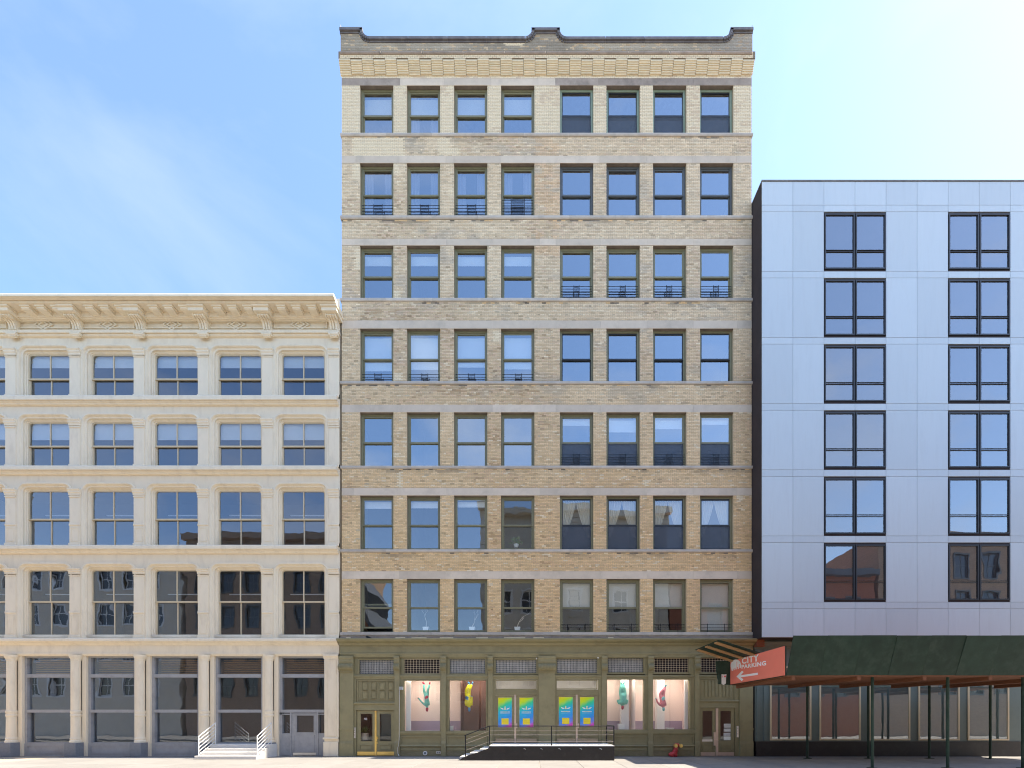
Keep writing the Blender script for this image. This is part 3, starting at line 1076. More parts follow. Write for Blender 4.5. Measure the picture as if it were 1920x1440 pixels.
def shop_window(xa, xb, ga, gb, yt, yb, px0, px1):
    """frame xa..xb, glass ga..gb; below it a panelled stall riser"""
    X0, X1 = wx(xa), wx(xb)
    q = MB().frame(X0, X1, wz(1377), wz(1270), .001, .05, .06)
    q.v, q.f, q.m = [], [], []
    gx0, gx1, gz0, gz1 = wx(ga), wx(gb), wz(yb), wz(yt)
    q.box(X0, gx0, 0.0, .2, wz(1371), wz(1273.9))
    q.box(gx1, X1, 0.0, .2, wz(1371), wz(1273.9))
    q.box(gx0, gx1, 0.0, .2, gz1, wz(1273.95))
    q.frame(gx0 - .06, gx1 + .06, gz0, gz1 + .04, .035, -.03, 0, .02, .035)
    q.prism_x(X0 - .0, X1, [(.2, wz(1379)), (.2, gz0), (-.02, gz0 - .002), (-.07, gz0 - .02), (-.07, wz(1375)), (-.03, wz(1378)), (-.03, wz(1379))])
    o = part('display_window', q, OL, LB)
    part('pane', MB().box(gx0, gx1, .085, .095, gz0, gz1), 'glass_shop', o)
    r = MB().box(X0, X1, .0, .2, 0.0, wz(1379))
    r.frame(X0 + .03, X1 - .03, wz(1397), wz(1379.5), .06, -.06, 0)
    r.prism_x(X0, X1, [(0, wz(1400)), (-.08, wz(1400)), (-.10, wz(1398.5)), (-.08, wz(1397)), (0, wz(1397))])
    r.bev(X0 + .03, X1 - .03, -.045, 0, wz(1407.5), wz(1401), .012)
    part('stall_riser', r, OL, LB)
    part('skirting_panel', MB().bev(X0 + .01, X1 - .01, -.03, 0.0, .01, wz(1408.3), .006), 'olive_chipped', LB)


shop_window(750, 828, 757, 825, 1276, 1371, 0, 0)
shop_window(836.5, 915.5, 842, 911, 1275.5, 1370.5, 0, 0)
shop_window(1137, 1214.5, 1138.5, 1207, 1273, 1368.5, 0, 0)
shop_window(1223.5, 1302, 1224.5, 1293, 1272, 1368, 0, 0)


def door_leaf(xa, xb, yt, yb, gx0, gx1, gyt, gyb, panel, kick, kick_mat, Y=.05, label=None):
    X0, X1, Z0, Z1 = wx(xa), wx(xb), wz(yb), wz(yt)
    GX0, GX1, GZ0, GZ1 = wx(gx0), wx(gx1), wz(gyb), wz(gyt)
    q = MB()
    hs = [(GX0, GX1, GZ0, GZ1)]
    wall_cells(q, X0, X1, Z0, Z1, hs, Y)
    q.box(X0, X1, Y + .045, Y + .05, Z0, GZ0)
    for (a, b, c_, d) in ((GX0, GX0 + .012, GZ0, GZ1), (GX1 - .012, GX1, GZ0, GZ1), (GX0, GX1, GZ1 - .012, GZ1), (GX0, GX1, GZ0, GZ0 + .012)):
        q.box(a, b, Y - .008, Y + .045, c_, d)
    q.box(X0, X0 + .004, Y, Y + .05, Z0, Z1)
    q.box(X1 - .004, X1, Y, Y + .05, Z0, Z1)
    pz0, pz1 = wz(panel[1]), wz(panel[0])
    pa, pb = X0 + (X1 - X0) * .16, X1 - (X1 - X0) * .16
    q.frame(pa, pb, pz0, pz1, .03, Y - .03, Y)
    q.bev(pa + .04, pb - .04, Y - .010, Y, pz0 + .04, pz1 - .04, .008)
    o = part('door', q, OL, LB)
    part('pane', MB().box(GX0 + .002, GX1 - .002, Y + .020, Y + .026, GZ0 + .002, GZ1 - .002), 'glass_shop', o)
    part('kick_plate', MB().bev(X0 + .02, X1 - .02, Y - .012, Y, wz(kick[1]), wz(kick[0]), .003), kick_mat, o)
    return o


# door bay with brass plates beside the cream building
bay = MB()
bay.box(wx(664), wx(668), .0, .22, 0, wz(1274)); bay.box(wx(739.5), wx(741), .0, .22, 0, wz(1274))
bay.prism_x(wx(664), wx(741), [(.2, wz(1331.5)), (.2, wz(1317)), (-.06, wz(1317)), (-.075, wz(1318.5)), (-.06, wz(1320)), (-.012, wz(1321)), (-.012, wz(1329)), (-.02, wz(1330)), (-.02, wz(1331.5))])
part('door_surround', bay, OL, LB)
pnl = MB().box(wx(668), wx(739.5), .05, .2, wz(1317), wz(1274)).frame(wx(669), wx(739), wz(1316.5), wz(1274.5), .06, .02, .05)
o = part('overdoor_panel', pnl, OL, LB)
for i in range(4):
    for j in range(2):
        a, b = 679 + i * 16.2, 688.5 + i * 16.2
        t0 = 1279 + j * 17.5
        part('panel', MB().frame(wx(a) - .015, wx(b) + .015, wz(t0 + 14) - .015, wz(t0) + .015, .025, .0, .05).bev(wx(a) + .012, wx(b) - .012, .015, .05, wz(t0 + 14) + .012, wz(t0) - .012, .012), OL, o)
d1 = door_leaf(668.5, 702.5, 1332, 1417, 675, 698, 1338, 1390, (1396, 1407), (1409.5, 1416.6), 'brass')
d2 = door_leaf(705.5, 739, 1332, 1417, 711, 733, 1338, 1390, (1396, 1407), (1409.5, 1416.6), 'brass')
part('astragal', MB().box(wx(702.3), wx(705.7), .015, .045, wz(1417), wz(1332.5)), 'brass', d1)
h = MB().tube([(wx(707.2), .03, wz(1381)), (wx(707.2), -.03, wz(1382)), (wx(707.2), -.035, wz(1389)), (wx(707.2), .03, wz(1390))], .014, 6)
h.tube([(wx(707.2), .03, wz(1393)), (wx(707.2), -.02, wz(1393))], .03, 8).tube([(wx(706.8), .03, wz(1384)), (wx(706.8), .0, wz(1384))], .05, 8)
part('handle', h, 'brass', d2)

# door bay under the sign
bay = MB()
bay.box(wx(1310), wx(1313), .0, .22, 0, wz(1274)); bay.box(wx(1378.5), wx(1385.5), .0, .22, 0, wz(1274))
bay.prism_x(wx(1310), wx(1385.5), [(.2, wz(1327)), (.2, wz(1313)), (-.06, wz(1313)), (-.075, wz(1314.5)), (-.06, wz(1316)), (-.012, wz(1317)), (-.012, wz(1325)), (-.02, wz(1326)), (-.02, wz(1327))])
part('door_surround', bay, OL, LB)
pnl = MB().box(wx(1313), wx(1378.5), .05, .2, wz(1313), wz(1274)).frame(wx(1313.5), wx(1378), wz(1312.5), wz(1274.5), .05, .02, .05)
o = part('overdoor_panel', pnl, OL, LB)
for i in range(8):
    a = 1322 + i * 6.6
    part('panel', MB().bev(wx(a), wx(a + 4.6), .012, .05, wz(1307), wz(1275.5), .014), OL, o)
d3 = door_leaf(1313.5, 1342.5, 1327.5, 1417.5, 1317.5, 1337, 1332.5, 1389, (1396, 1408), (1410.5, 1417.2), 'steel_pink')  # tan kick plates: the shed's shadow is put into the brass colour
d4 = door_leaf(1347, 1378, 1327.5, 1417.5, 1351, 1372, 1332.5, 1389, (1396, 1408), (1410.5, 1417.2), 'steel_pink')
part('astragal', MB().box(wx(1342.4), wx(1347.1), .015, .045, wz(1417), wz(1328)), 'steel_pink', d3)
h = MB().bev(wx(1338.5), wx(1343.5), -.005, .045, wz(1398), wz(1373), .004).tube([(wx(1341), 0, wz(1388)), (wx(1341), -.05, wz(1388)), (wx(1346), -.06, wz(1388.5))], .013, 6)
h.tube([(wx(1341), .03, wz(1381)), (wx(1341), -.02, wz(1381))], .025, 10)
part('handle', h, 'steel_pink', d3)
part('push_plate', MB().bev(wx(1317), wx(1336.5), .03, .045, wz(1390.5), wz(1386.5), .003), 'steel', d3)
pp = MB()
for k, (a, b, t0, t1) in enumerate(((1359, 1372, 1357, 1364.5), (1358.5, 1371.5, 1366, 1372), (1358, 1371, 1374, 1380), (1358.5, 1371.5, 1381, 1388))):
    pp.box(wx(a), wx(b), .080, .083, wz(t1), wz(t0))
part('notice', pp, 'paper', d4)

# glazed double doors with the rainbow posters, reached from the platform


def entrance(x0, x1, la, lb, ra, rb, asx, lite, posters, yl):
    b_ = MB()
    b_.box(wx(x0), wx(la) - .005, .0, .22, wz(1398), wz(1274)); b_.box(wx(rb) + .005, wx(x1), .0, .22, wz(1398), wz(1274))
    b_.box(wx(la), wx(rb), .02, .2, wz(1303), wz(1293)); b_.frame(wx(la), wx(rb), wz(1302.5), wz(1296), .02, .0, .02)
    part('door_surround', b_, OL, LB)
    o_ = part('overdoor_light', MB().frame(wx(lite[0]) - .03, wx(lite[1]) + .03, wz(lite[3]) - .02, wz(lite[2]) + .02, .035, .02, .1), OL, LB)
    part('pane', MB().box(wx(lite[0]), wx(lite[1]), .06, .066, wz(lite[3]), wz(lite[2])), 'glass_shop', o_)
    leaves = []
    for (a, b, (pa, pb)) in ((la, asx - 1.6, posters[0]), (asx + 1.6, rb, posters[1])):
        d_ = door_leaf(a, b, 1303.5, 1393, pa - .8, pb + .8, yl - .8, yl + 56, (1370, 1382.5), (1385, 1392), 'bronze_plate')
        leaves.append(d_)
        W, H = (pb - pa) * S, 55.5 * S
        ps = put('poster', MB().box(0, W, 0, .004, 0, H).mesh('poster', 'poster_print'), d_, (wx(pa), .058, wz(yl + 55.5)))
    part('astragal', MB().box(wx(asx - 1.7), wx(asx + 1.7), .015, .045, wz(1393), wz(1302.5)), 'steel_pink', leaves[0])
    part('handle', MB().bev(wx(asx - 1), wx(asx + 4), -.02, .04, wz(1365.5), wz(1356.5), .008).tube([(wx(asx + 2), 0, wz(1361)), (wx(asx + 2), -.07, wz(1361))], .03, 8), 'steel_pink', leaves[1])
    return leaves


lv = entrance(924, 1010, 928, 0, 0, 1007, 966, (929, 1005, 1276, 1292), ((934, 959.5), (974, 1000)), 1308)
lv += entrance(1041, 1128, 1044, 0, 0, 1122, 1081.5, (1043.5, 1119, 1275.5, 1291.5), ((1048, 1074), (1088, 1114)), 1307)


def poster_marks(leaf):
    for ch in list(leaf.children):
        if not ch.name.startswith('poster'): continue
        X, Y, Z = ch.location
        y0 = Y - .006
        cx = X + .335
        m_ = MB()
        z0 = Z + .90
        for sgn in (-1, 1):      # two white wings
            m_.prism_y(y0, y0 + .004, [(cx + sgn * t_[0], z0 + t_[1]) for t_ in ((.06, -.03), (.13, -.035), (.20, .0), (.235, .06), (.17, .035), (.10, .02))][::sgn])
        m_.prism_y(y0, y0 + .004, [(cx + .055 * math.cos(a), z0 - .03 + (.045 if math.sin(a) > 0 else .015) * math.sin(a)) for a in [k * math.pi / 6 for k in range(12)]], mi=1)
        m_.prism_y(y0, y0 + .004, [(cx + .03 * math.cos(a), z0 + .085 + .03 * math.sin(a)) for a in [k * math.pi / 5 for k in range(10)]])
        m_.prism_y(y0 - .001, y0 + .003, [(cx + .014 * math.cos(a), z0 + .08 + .018 * math.sin(a)) for a in [k * math.pi / 5 for k in range(10)]], mi=2)
        m_.prism_y(y0 - .0005, y0 + .003, [(cx - .02, z0 + .06), (cx - .035, z0 + .0), (cx + .035, z0 + .0), (cx + .02, z0 + .06)], mi=1)
        # the bold line of small capitals (too small in the photo to read) and the fine line under it
        zt = Z + .72
        xx = cx - .225
        while xx < cx + .22:
            wl_ = random.uniform(.016, .03)
            m_.box(xx, xx + wl_, y0, y0 + .004, zt, zt + .042, 1 if abs(xx - cx) < .12 else 0)
            m_.box(xx + wl_ * .35, xx + wl_ * .6, y0 - .001, y0, zt + .012, zt + .026, 3)
            xx += wl_ + .008
        xx = cx - .23
        while xx < cx + .23:
            wl_ = random.uniform(.008, .03)
            m_.box(xx, xx + wl_, y0, y0 + .004, zt - .06, zt - .048, 0)
            xx += wl_ + .008
        m_.box(cx - .175, cx + .175, y0, y0 + .004, Z + .13, Z + .43, 2)
        for ob in [m_]:
            o_ = tag(part('printed_emblem', ob, ['sign_white', 'pale_yellow', 'print_yellow', 'print_blue'], leaf), kind='stuff')
        break


mat('pale_yellow', (0.85, 0.80, 0.42), 0.5, 0.02, 3)
mat('print_blue', (0.03, 0.36, 0.82), 0.5, 0.02, 3)
for d_ in lv: poster_marks(d_)

# small fixtures on the shopfront
for (xa, xb, ya, yb) in ((664.6, 667.6, 1364, 1384), (1380.5, 1384, 1361, 1382.5)):
    o = part('intercom', MB().bev(wx(xa), wx(xb), -.06, .0, wz(yb), wz(ya), .006), 'steel', LB)
    k = MB()
    for f in (.25, .45, .7):
        k.tube([((wx(xa) + wx(xb)) / 2, -.062, wz(ya + (yb - ya) * f)), ((wx(xa) + wx(xb)) / 2, -.067, wz(ya + (yb - ya) * f))], .018, 8)
    part('button', k, 'black_iron', o)
c_ = MB().tube([(wx(750.6), -.13, wz(1291)), (wx(750.2), -.13, wz(1330)), (wx(750.0), -.13, wz(1385)), (wx(749.4), -.15, wz(1396)), (wx(747.6), -.15, wz(1402)), (wx(747.8), -.15, wz(1413)), (wx(750), -.15, wz(1416.5))], .016, 6)
c_.bev(wx(750), wx(756.5), -.17, -.0, wz(1294), wz(1288), .01)
part('conduit', c_, 'steel', LB)
q = MB().tube([(wx(797.5), -.06, wz(1412)), (wx(797.5), -.03, wz(1412))], .105, 20)
part('vent_ring', q, 'white_paint', LB)
part('vent_core', MB().tube([(wx(797.5), -.075, wz(1412)), (wx(797.5), -.05, wz(1412))], .06, 16), 'granite', LB)
o = part('outlet_plate', MB().bev(wx(818), wx(826.5), -.05, -.02, wz(1413), wz(1408.5), .006), 'steel', LB)
for k in (0, 1):
    part('socket', MB().box(wx(819.2 + k * 3.6), wx(822 + k * 3.6), -.055, -.05, wz(1412.2), wz(1409.4)), 'granite', o)
for xa, ya in ((1006, 1234.5), (1121, 1233)):
    part('camera_dome', MB().tube([(wx(xa), -.02, wz(ya)), (wx(xa), -.08, wz(ya + 1))], .035, 8), 'white_paint', LB)
tx = bpy.data.curves.new('number', 'FONT'); tx.body = '46'; tx.size = .16; tx.extrude = .001; tx.align_x = 'CENTER'
to = bpy.data.objects.new('tmp', tx); COL.objects.link(to)
dg = bpy.context.evaluated_depsgraph_get()
nm = bpy.data.meshes.new_from_object(to.evaluated_get(dg)); nm.name = 'number'
bpy.data.objects.remove(to); nm.materials.clear(); nm.materials.append(MAT['sign_white'])
put('house_number', nm, d1, (wx(684.5), .066, wz(1350)), (R(90), 0, 0))

# lobbies and galleries behind the glass
gal = MB()


def room(xa, xb, yb, yt, depth, mw, md=None, fl_y=None):
    X0, X1, Z0, Z1 = wx(xa), wx(xb), wz(yb), wz(yt) + .3
    gal.quad((X0, depth, Z0), (X1, depth, Z0), (X1, depth, Z1), (X0, depth, Z1), mi=mw)
    gal.quad((X0, .21, Z0), (X0, depth, Z0), (X0, depth, Z1), (X0, .21, Z1), mi=mw)
    gal.quad((X1, depth, Z0), (X1, .21, Z0), (X1, .21, Z1), (X1, depth, Z1), mi=mw)
    gal.quad((X0, .21, Z0), (X1, .21, Z0), (X1, depth, Z0), (X0, depth, Z0), mi=3)
    gal.quad((X0, .21, Z1), (X0, depth, Z1), (X1, depth, Z1), (X1, .21, Z1), mi=2)
    if md is not None:
        gal.box(X0 + .003, X1 - .003, depth - .02, depth - .004, Z0 + .002, wz(1352), md)


room(752, 862, 1371, 1274, 1.5, 0, 1)
room(862.3, 914, 1371, 1274, 1.15, 4, None)
room(838, 862, 1371, 1274, 1.45, 0, 1) if False else None
room(1138, 1193, 1369, 1272, 1.4, 0, 1)
room(1193.3, 1300, 1369, 1272, 1.5, 0, 1)
gal.box(wx(1171), wx(1186), .75, 1.1, wz(1369) + .004, wz(1272) + .28, 2)
gal.box(wx(1243), wx(1258), .95, 1.3, wz(1369) + .004, wz(1272) + .28, 2)
gal.box(wx(757.5), wx(766), .35, .42, wz(1370.5), wz(1274) + .28, 2)
gal.box(wx(1289), wx(1296), .35, .42, wz(1368.5), wz(1272) + .28, 2)
for xa, xb, yb, mw in ((665, 741, 1418, 5), (1311, 1385, 1418, 5), (925, 1009, 1394, 2), (1042, 1127, 1394, 2)):
    room(xa, xb, yb, 1268, 1.9, mw)
gal.box(wx(688), wx(699), .7, .8, wz(1417), wz(1330), 2)
part('gallery_room', gal, ['gallery_wall', 'gallery_dado', 'gallery_white', 'gallery_floor', 'gallery_brown', 'lobby'], LB)

lm = bpy.data.materials.new('lamp_lens'); lm.use_nodes = True
ln = lm.node_tree.nodes
lb = ln['Principled BSDF']
lb.inputs['Emission Color'].default_value = (1.0, 0.93, 0.86, 1)
lb.inputs['Emission Strength'].default_value = 4.5
MAT['lamp_lens'] = lm
for xa, xb, yt in ((930, 948, 1276), (958, 970, 1276), (1046, 1066, 1275), (1098, 1112, 1275), (758, 824, 1274), (866, 911, 1274), (1142, 1190, 1272), (1197, 1292, 1272)):
    part('ceiling_lamp', MB().box(wx(xa), wx(xb), .24, .42, wz(yt) + .09, wz(yt) + .14), 'lamp_lens', LB)

# ---------------------------------------------------------------- cream cast iron neighbour
CB = thing('cast_iron_building', 'five storey cream painted cast iron building with bracketed cornice', 'building', (wx(560), 0, 0))
OX = wx(560)
NB = 6


def cpart(name, mb, m, parent=None):
    """part of the cream building: meshes are written in world x and shifted to its base"""
    mb.v = [(x - OX, y, z) for x, y, z in mb.v]
    return part(name, mb, m, parent or CB)


BP = 120.0
CFL = {5: dict(arch=648, cap=(657, 668), glass=(675, 740), sill=(741, 760), rail=711), 4: dict(arch=776.5, cap=(788, 800), glass=(798, 871.5), sill=(873, 890), rail=837),
       3: dict(arch=906, cap=(918.5, 930), glass=(926, 1020), sill=(1022, 1038), rail=974), 2: dict(arch=1056, cap=(1067, 1077), glass=(1070, 1187), sill=(1196.5, 1210), rail=1128.5)}
CX0, CX1 = 637.0 - NB * BP - 24, 637.0
ch = []
for f, d in CFL.items():
    for i in range(NB):
        ch.append((wx(514 - BP * i), wx(616 - BP * i), wz(d['sill'][0], .22), wz(d['arch'])))
q = MB()
wall_cells(q, wx(CX0), wx(CX1), wz(1226), wz(560), ch, .0)
RA = .42
for a, b, z0, z1 in ch:     # rounded upper corners of the openings
    for sg, xx in ((1, a), (-1, b)):
        arc_ = [(xx + sg * RA * (1 - math.cos(t)), z1 - RA * (1 - math.sin(t))) for t in [k * math.pi / 2 / 8 for k in range(9)]]
        for p0, p1 in zip(arc_, arc_[1:]):
            q.quad((xx, 0, z1), (p0[0], 0, p0[1]), (p1[0], 0, p1[1]))
ztop = wz(563, .75)
q.quad((wx(CX1), 0, 0), (wx(CX1), 12, 0), (wx(CX1), 12, ztop), (wx(CX1), 0, ztop))
q.quad((wx(CX0), 12, 0), (wx(CX0), 0, 0), (wx(CX0), 0, ztop), (wx(CX0), 12, ztop))
q.quad((wx(CX0), 12, 0), (wx(CX1), 12, 0), (wx(CX1), 12, ztop), (wx(CX0), 12, ztop))
q.quad((wx(CX0), .05, ztop), (wx(CX1), .05, ztop), (wx(CX1), 12, ztop), (wx(CX0), 12, ztop))
cpart('wall', q, 'cream')
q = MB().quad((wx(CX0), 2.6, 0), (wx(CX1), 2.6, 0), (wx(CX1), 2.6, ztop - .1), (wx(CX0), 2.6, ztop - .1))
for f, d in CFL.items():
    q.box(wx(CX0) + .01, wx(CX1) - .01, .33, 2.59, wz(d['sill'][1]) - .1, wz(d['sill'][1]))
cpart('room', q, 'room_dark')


def arch_path(x0, x1, z0, z1, r):
    r = max(r, .02)
    pts = [(x0, z0)]
    pts += [(x0 + r * (1 - math.cos(t)), z1 - r * (1 - math.sin(t))) for t in [k * math.pi / 2 / 8 for k in range(9)]]
    pts += [(x1 - r * (1 - math.sin(t)), z1 - r * (1 - math.cos(t))) for t in [k * math.pi / 2 / 8 for k in range(9)]]
    pts.append((x1, z0))
    return pts


def sweep_arch(mb, x0, x1, z0, z1, r, prof):
    """prof: list of (inset, y)"""
    paths = [[(x, y, z) for x, z in arch_path(x0 + i, x1 - i, z0, z1 - i, r - i)] for i, y in prof]
    for A, B in zip(paths, paths[1:]):
        for k in range(len(A) - 1):
            mb.quad(A[k], A[k + 1], B[k + 1], B[k])


for f, d in CFL.items():
    glass_t, glass_b = d['glass']
    for i in range(NB):
        dx = -BP * i
        x0, x1 = wx(514 + dx), wx(616 + dx)
        z0, z1 = wz(d['sill'][0], .22), wz(d['arch'])
        # deep moulded surround of the opening; the left jamb shows more than the right one does
        m_ = MB()
        sweep_arch(m_, x0, x1, z0, z1, RA, [(-.03, .0), (-.03, -.05), (.05, -.06), (.08, -.02), (.10, .03), (.17, .05), (.17, .12), (.22, .14), (.22, .17), (.26, .18), (.26, .30)])
        gx0, gx1 = x0 + .26, x1 - .26
        gz1 = z1 - .26
        gz0 = z0 + (.22 if f == 2 else .04)
        if f == 2:
            m_.box(x0 + .1, x1 - .1, .05, .3, z0, gz0)
        wo = cpart('window', m_, 'cream')
        wo.data.polygons.foreach_set('use_smooth', [True] * len(wo.data.polygons))
        rz = wz(d['rail'], -.2)
        s_ = MB()
        sweep_arch(s_, gx0, gx1, rz - .03, gz1, RA - .26, [(0, .20), (.05, .20), (.05, .26)])
        s_.box(gx0, gx1, .195, .26, rz - .035, rz + .035)
        s_.box((gx0 + gx1) / 2 - .025, (gx0 + gx1) / 2 + .025, .205, .25, rz + .03, gz1 - .02)
        cpart('upper_sash', s_, 'cream_sash', wo)
        s_ = MB().frame(gx0, gx1, gz0, rz - .0, .06, .25, .30, .05, .02)
        s_.box((gx0 + gx1) / 2 - .025, (gx0 + gx1) / 2 + .025, .252, .298, gz0 + .04, rz)
        cpart('lower_sash', s_, 'cream_sash', wo)
        gm = 'glass_left'
        for (a, b, c0, e, yy) in ((gx0, (gx0 + gx1) / 2, gz0, rz, .28), ((gx0 + gx1) / 2, gx1, gz0, rz, .28), (gx0, (gx0 + gx1) / 2, rz, gz1, .23), ((gx0 + gx1) / 2, gx1, rz, gz1, .23)):
            cpart('pane', MB().box(a, b, yy, yy + .005, c0, e), gm, wo)
        if f in (5, 4):
            k = .42 if f == 5 else .62
            b_ = gz1 - k * (gz1 - rz)
            cpart('blind', MB().box(gx0 + .02, gx1 - .02, .33, .336, b_, gz1).box(gx0 + .02, gx1 - .02, .325, .34, b_ - .05, b_), 'blind', wo)
        else:
            cpart('ceiling_strip', MB().box(gx0, gx1, .9, .95, wz(d['rail']) + .62, wz(d['rail']) + .66), 'white_paint', wo)
    for i in range(-1, NB):
        dx = -BP * i
        xa, xb = (492 + dx, 514 + dx) if i >= 0 else (616.5, 637)
        X0, X1 = wx(xa) + .03, wx(xb) - (.03 if i >= 0 else 0)
        p_ = MB().box(X0, X1, -.07, .02, wz(d['sill'][0], .22), wz(d['arch'] + 24))
        ct, cb_ = wz(d['cap'][0]), wz(d['cap'][1])
        p_.prism_x(X0 - .03, X1 + (.03 if i >= 0 else 0), [(.02, cb_), (-.09, cb_), (-.10, cb_ + .09), (-.13, cb_ + .12), (-.13, cb_ + .19), (-.17, ct - .05), (-.17, ct), (.02, ct)])
        p_.box(X0 - .01, X1 + .01 * (i >= 0), -.10, .02, cb_ - .10, cb_ - .06)
        p_.bev(X0 - .03, X1 + .03 * (i >= 0), -.11, .02, wz(d['sill'][0], .22), wz(d['sill'][0], .22) + .16, .02)
        if f in (2, 3):
            zz = wz(985 if f == 3 else 1149)
            p_.bev(X0 - .015, X1 + .015 * (i >= 0), -.10, .02, zz - .05, zz + .05, .02)
            p_.frame(X0 + .08, X1 - .08, wz(d['sill'][0], .22) + .25, zz - .15, .02, -.085, -.07)
        cpart('pier', p_, 'cream')
    s0_, s1_ = d['sill']
    hs_ = s1_ - s0_
    m_ = MB().prism_x(wx(CX0), wx(635.5), [(.02, wz(s1_, .05)), (.02, wz(s0_, .22) + .05), (-.20, wz(s0_, .22) + .02), Q(.23, s0_ + .6), Q(.24, s0_ + hs_ * .10), Q(.24, s0_ + hs_ * .42), Q(.18, s0_ + hs_ * .5), Q(.18, s0_ + hs_ * .62), Q(.14, s0_ + hs_ * .68), Q(.10, s0_ + hs_ * .9), Q(.05, s1_)])
    cpart('ledge', m_, 'cream')

# cornice, modillions, brackets, frieze
ZS_ = wz(567, .75)      # soffit
ZM_ = wz(579, .62)      # underside of the modillions
m_ = MB().prism_x(wx(CX0 - 6, .9), wx(625, .95), [(.3, ZS_), (.3, wz(551, .95)), Q(.90, 550.5), Q(.95, 551.5), Q(.95, 555), Q(.89, 557), Q(.84, 559.5), Q(.81, 562), Q(.75, 562.6), (-.75, ZS_)])
cpart('cornice', m_, 'cream')
m_ = MB().prism_x(wx(CX0), wx(634), [(.02, wz(602.5, .05)), (.02, ZS_ - .002), (-.30, ZS_ - .002), (-.27, ZM_), Q(.26, 594), Q(.20, 596.5), Q(.19, 598), Q(.12, 600.5), Q(.10, 602.5)])
cpart('bed_mould', m_, 'cream')
m_ = MB().prism_x(wx(CX0), wx(635.5), [(.02, wz(632, .05)), (.02, wz(618, .1)), Q(.12, 618), Q(.17, 619), Q(.17, 623.5), Q(.11, 625), Q(.10, 629), Q(.04, 632)])
cpart('architrave', m_, 'cream')
for i in range(-1, NB):
    bx = 497 - BP * i
    c0, c1 = (bx - 10, bx + 10) if i >= 0 else (613, 633)
    X0, X1 = wx(c0, .3), wx(c1, .3)
    prof = [(0, wz(620)), Q(.13, 619.5), Q(.15, 613), Q(.20, 606), Q(.30, 599), Q(.42, 594), Q(.50, 590), Q(.50, 587), (0, wz(587, .5))]
    b_ = MB().prism_x(X0 + .05, X1 - .05, prof)
    for k in range(3):
        xx = X0 + (X1 - X0) * (.26 + .24 * k)
        b_.tube([(xx, y_ - .02, z_) for y_, z_ in prof[1:7]], .045, 6)
    for xx in (X0 + .03, X1 - .03):
        b_.tube([(xx - .02, -.40, wz(592, .4)), (xx + .02, -.40, wz(592, .4))], .12, 12)
    b_.box(X0 - .10, X1 + .10, -.64, 0, wz(587, .5) - .005, ZS_ - .006)
    b_.box(X0 - .14, X1 + .14, -.70, 0, ZS_ - .09, ZS_ - .004)
    b_.box(X0 + .0, X1 - .0, -.19, 0, wz(623, .19), wz(619, .19))
    b_.prism_x(X0 + .08, X1 - .08, [(-.05, wz(634)), Q(.14, 634), Q(.21, 630), Q(.2, 625), (-.05, wz(625))])
    b_.tube([(X0 + .02, -.18, wz(627, .18)), (X1 - .02, -.18, wz(627, .18))], .08, 8)
    cpart('bracket', b_, 'cream')
for i in range(NB):
    for x in (519.5, 548, 577):
        x = x - BP * i
        X0, X1 = wx(x, .62), wx(x + 14.5, .62)
        b_ = MB().prism_x(X0, X1, [(-.1, ZM_), (-.30, ZM_), (-.56, ZM_ - .0), (-.62, ZM_ + .03), (-.62, ZS_ - .005), (-.1, ZS_ - .005)])
        b_.box(X0 - .04, X1 + .04, -.67, -.1, ZS_ - .075, ZS_ - .003)
        cpart('modillion', b_, 'cream')
    cx, cz = wx(563.5 - BP * i), wz(610)
    b_ = MB()
    for s_, t_ in ((.48, .05), (.27, .05)):
        for k in range(4):
            a0 = [(s_, 0), (0, s_ * .62), (-s_, 0), (0, -s_ * .62)]
            p0, p1 = a0[k], a0[(k + 1) % 4]
            q0, q1 = [(u * (1 - t_ * 2.0 / s_ * .9), v * (1 - t_ * 2.0 / s_ * .9)) for u, v in (p0, p1)]
            b_.prism_y(-.06, .0, [(cx + u, cz + v) for u, v in (p0, p1, q1, q0)])
    cpart('diamond_ornament', b_, 'cream')
    cpart('frieze_panel', MB().frame(wx(514 - BP * i), wx(614 - BP * i), wz(617), wz(603.5), .05, -.05, 0), 'cream')
part('chimney', MB().box(wx(625) - OX, wx(640) - OX, 1.2, 2.2, wz(575), wz(538)), 'red_brick', CB)

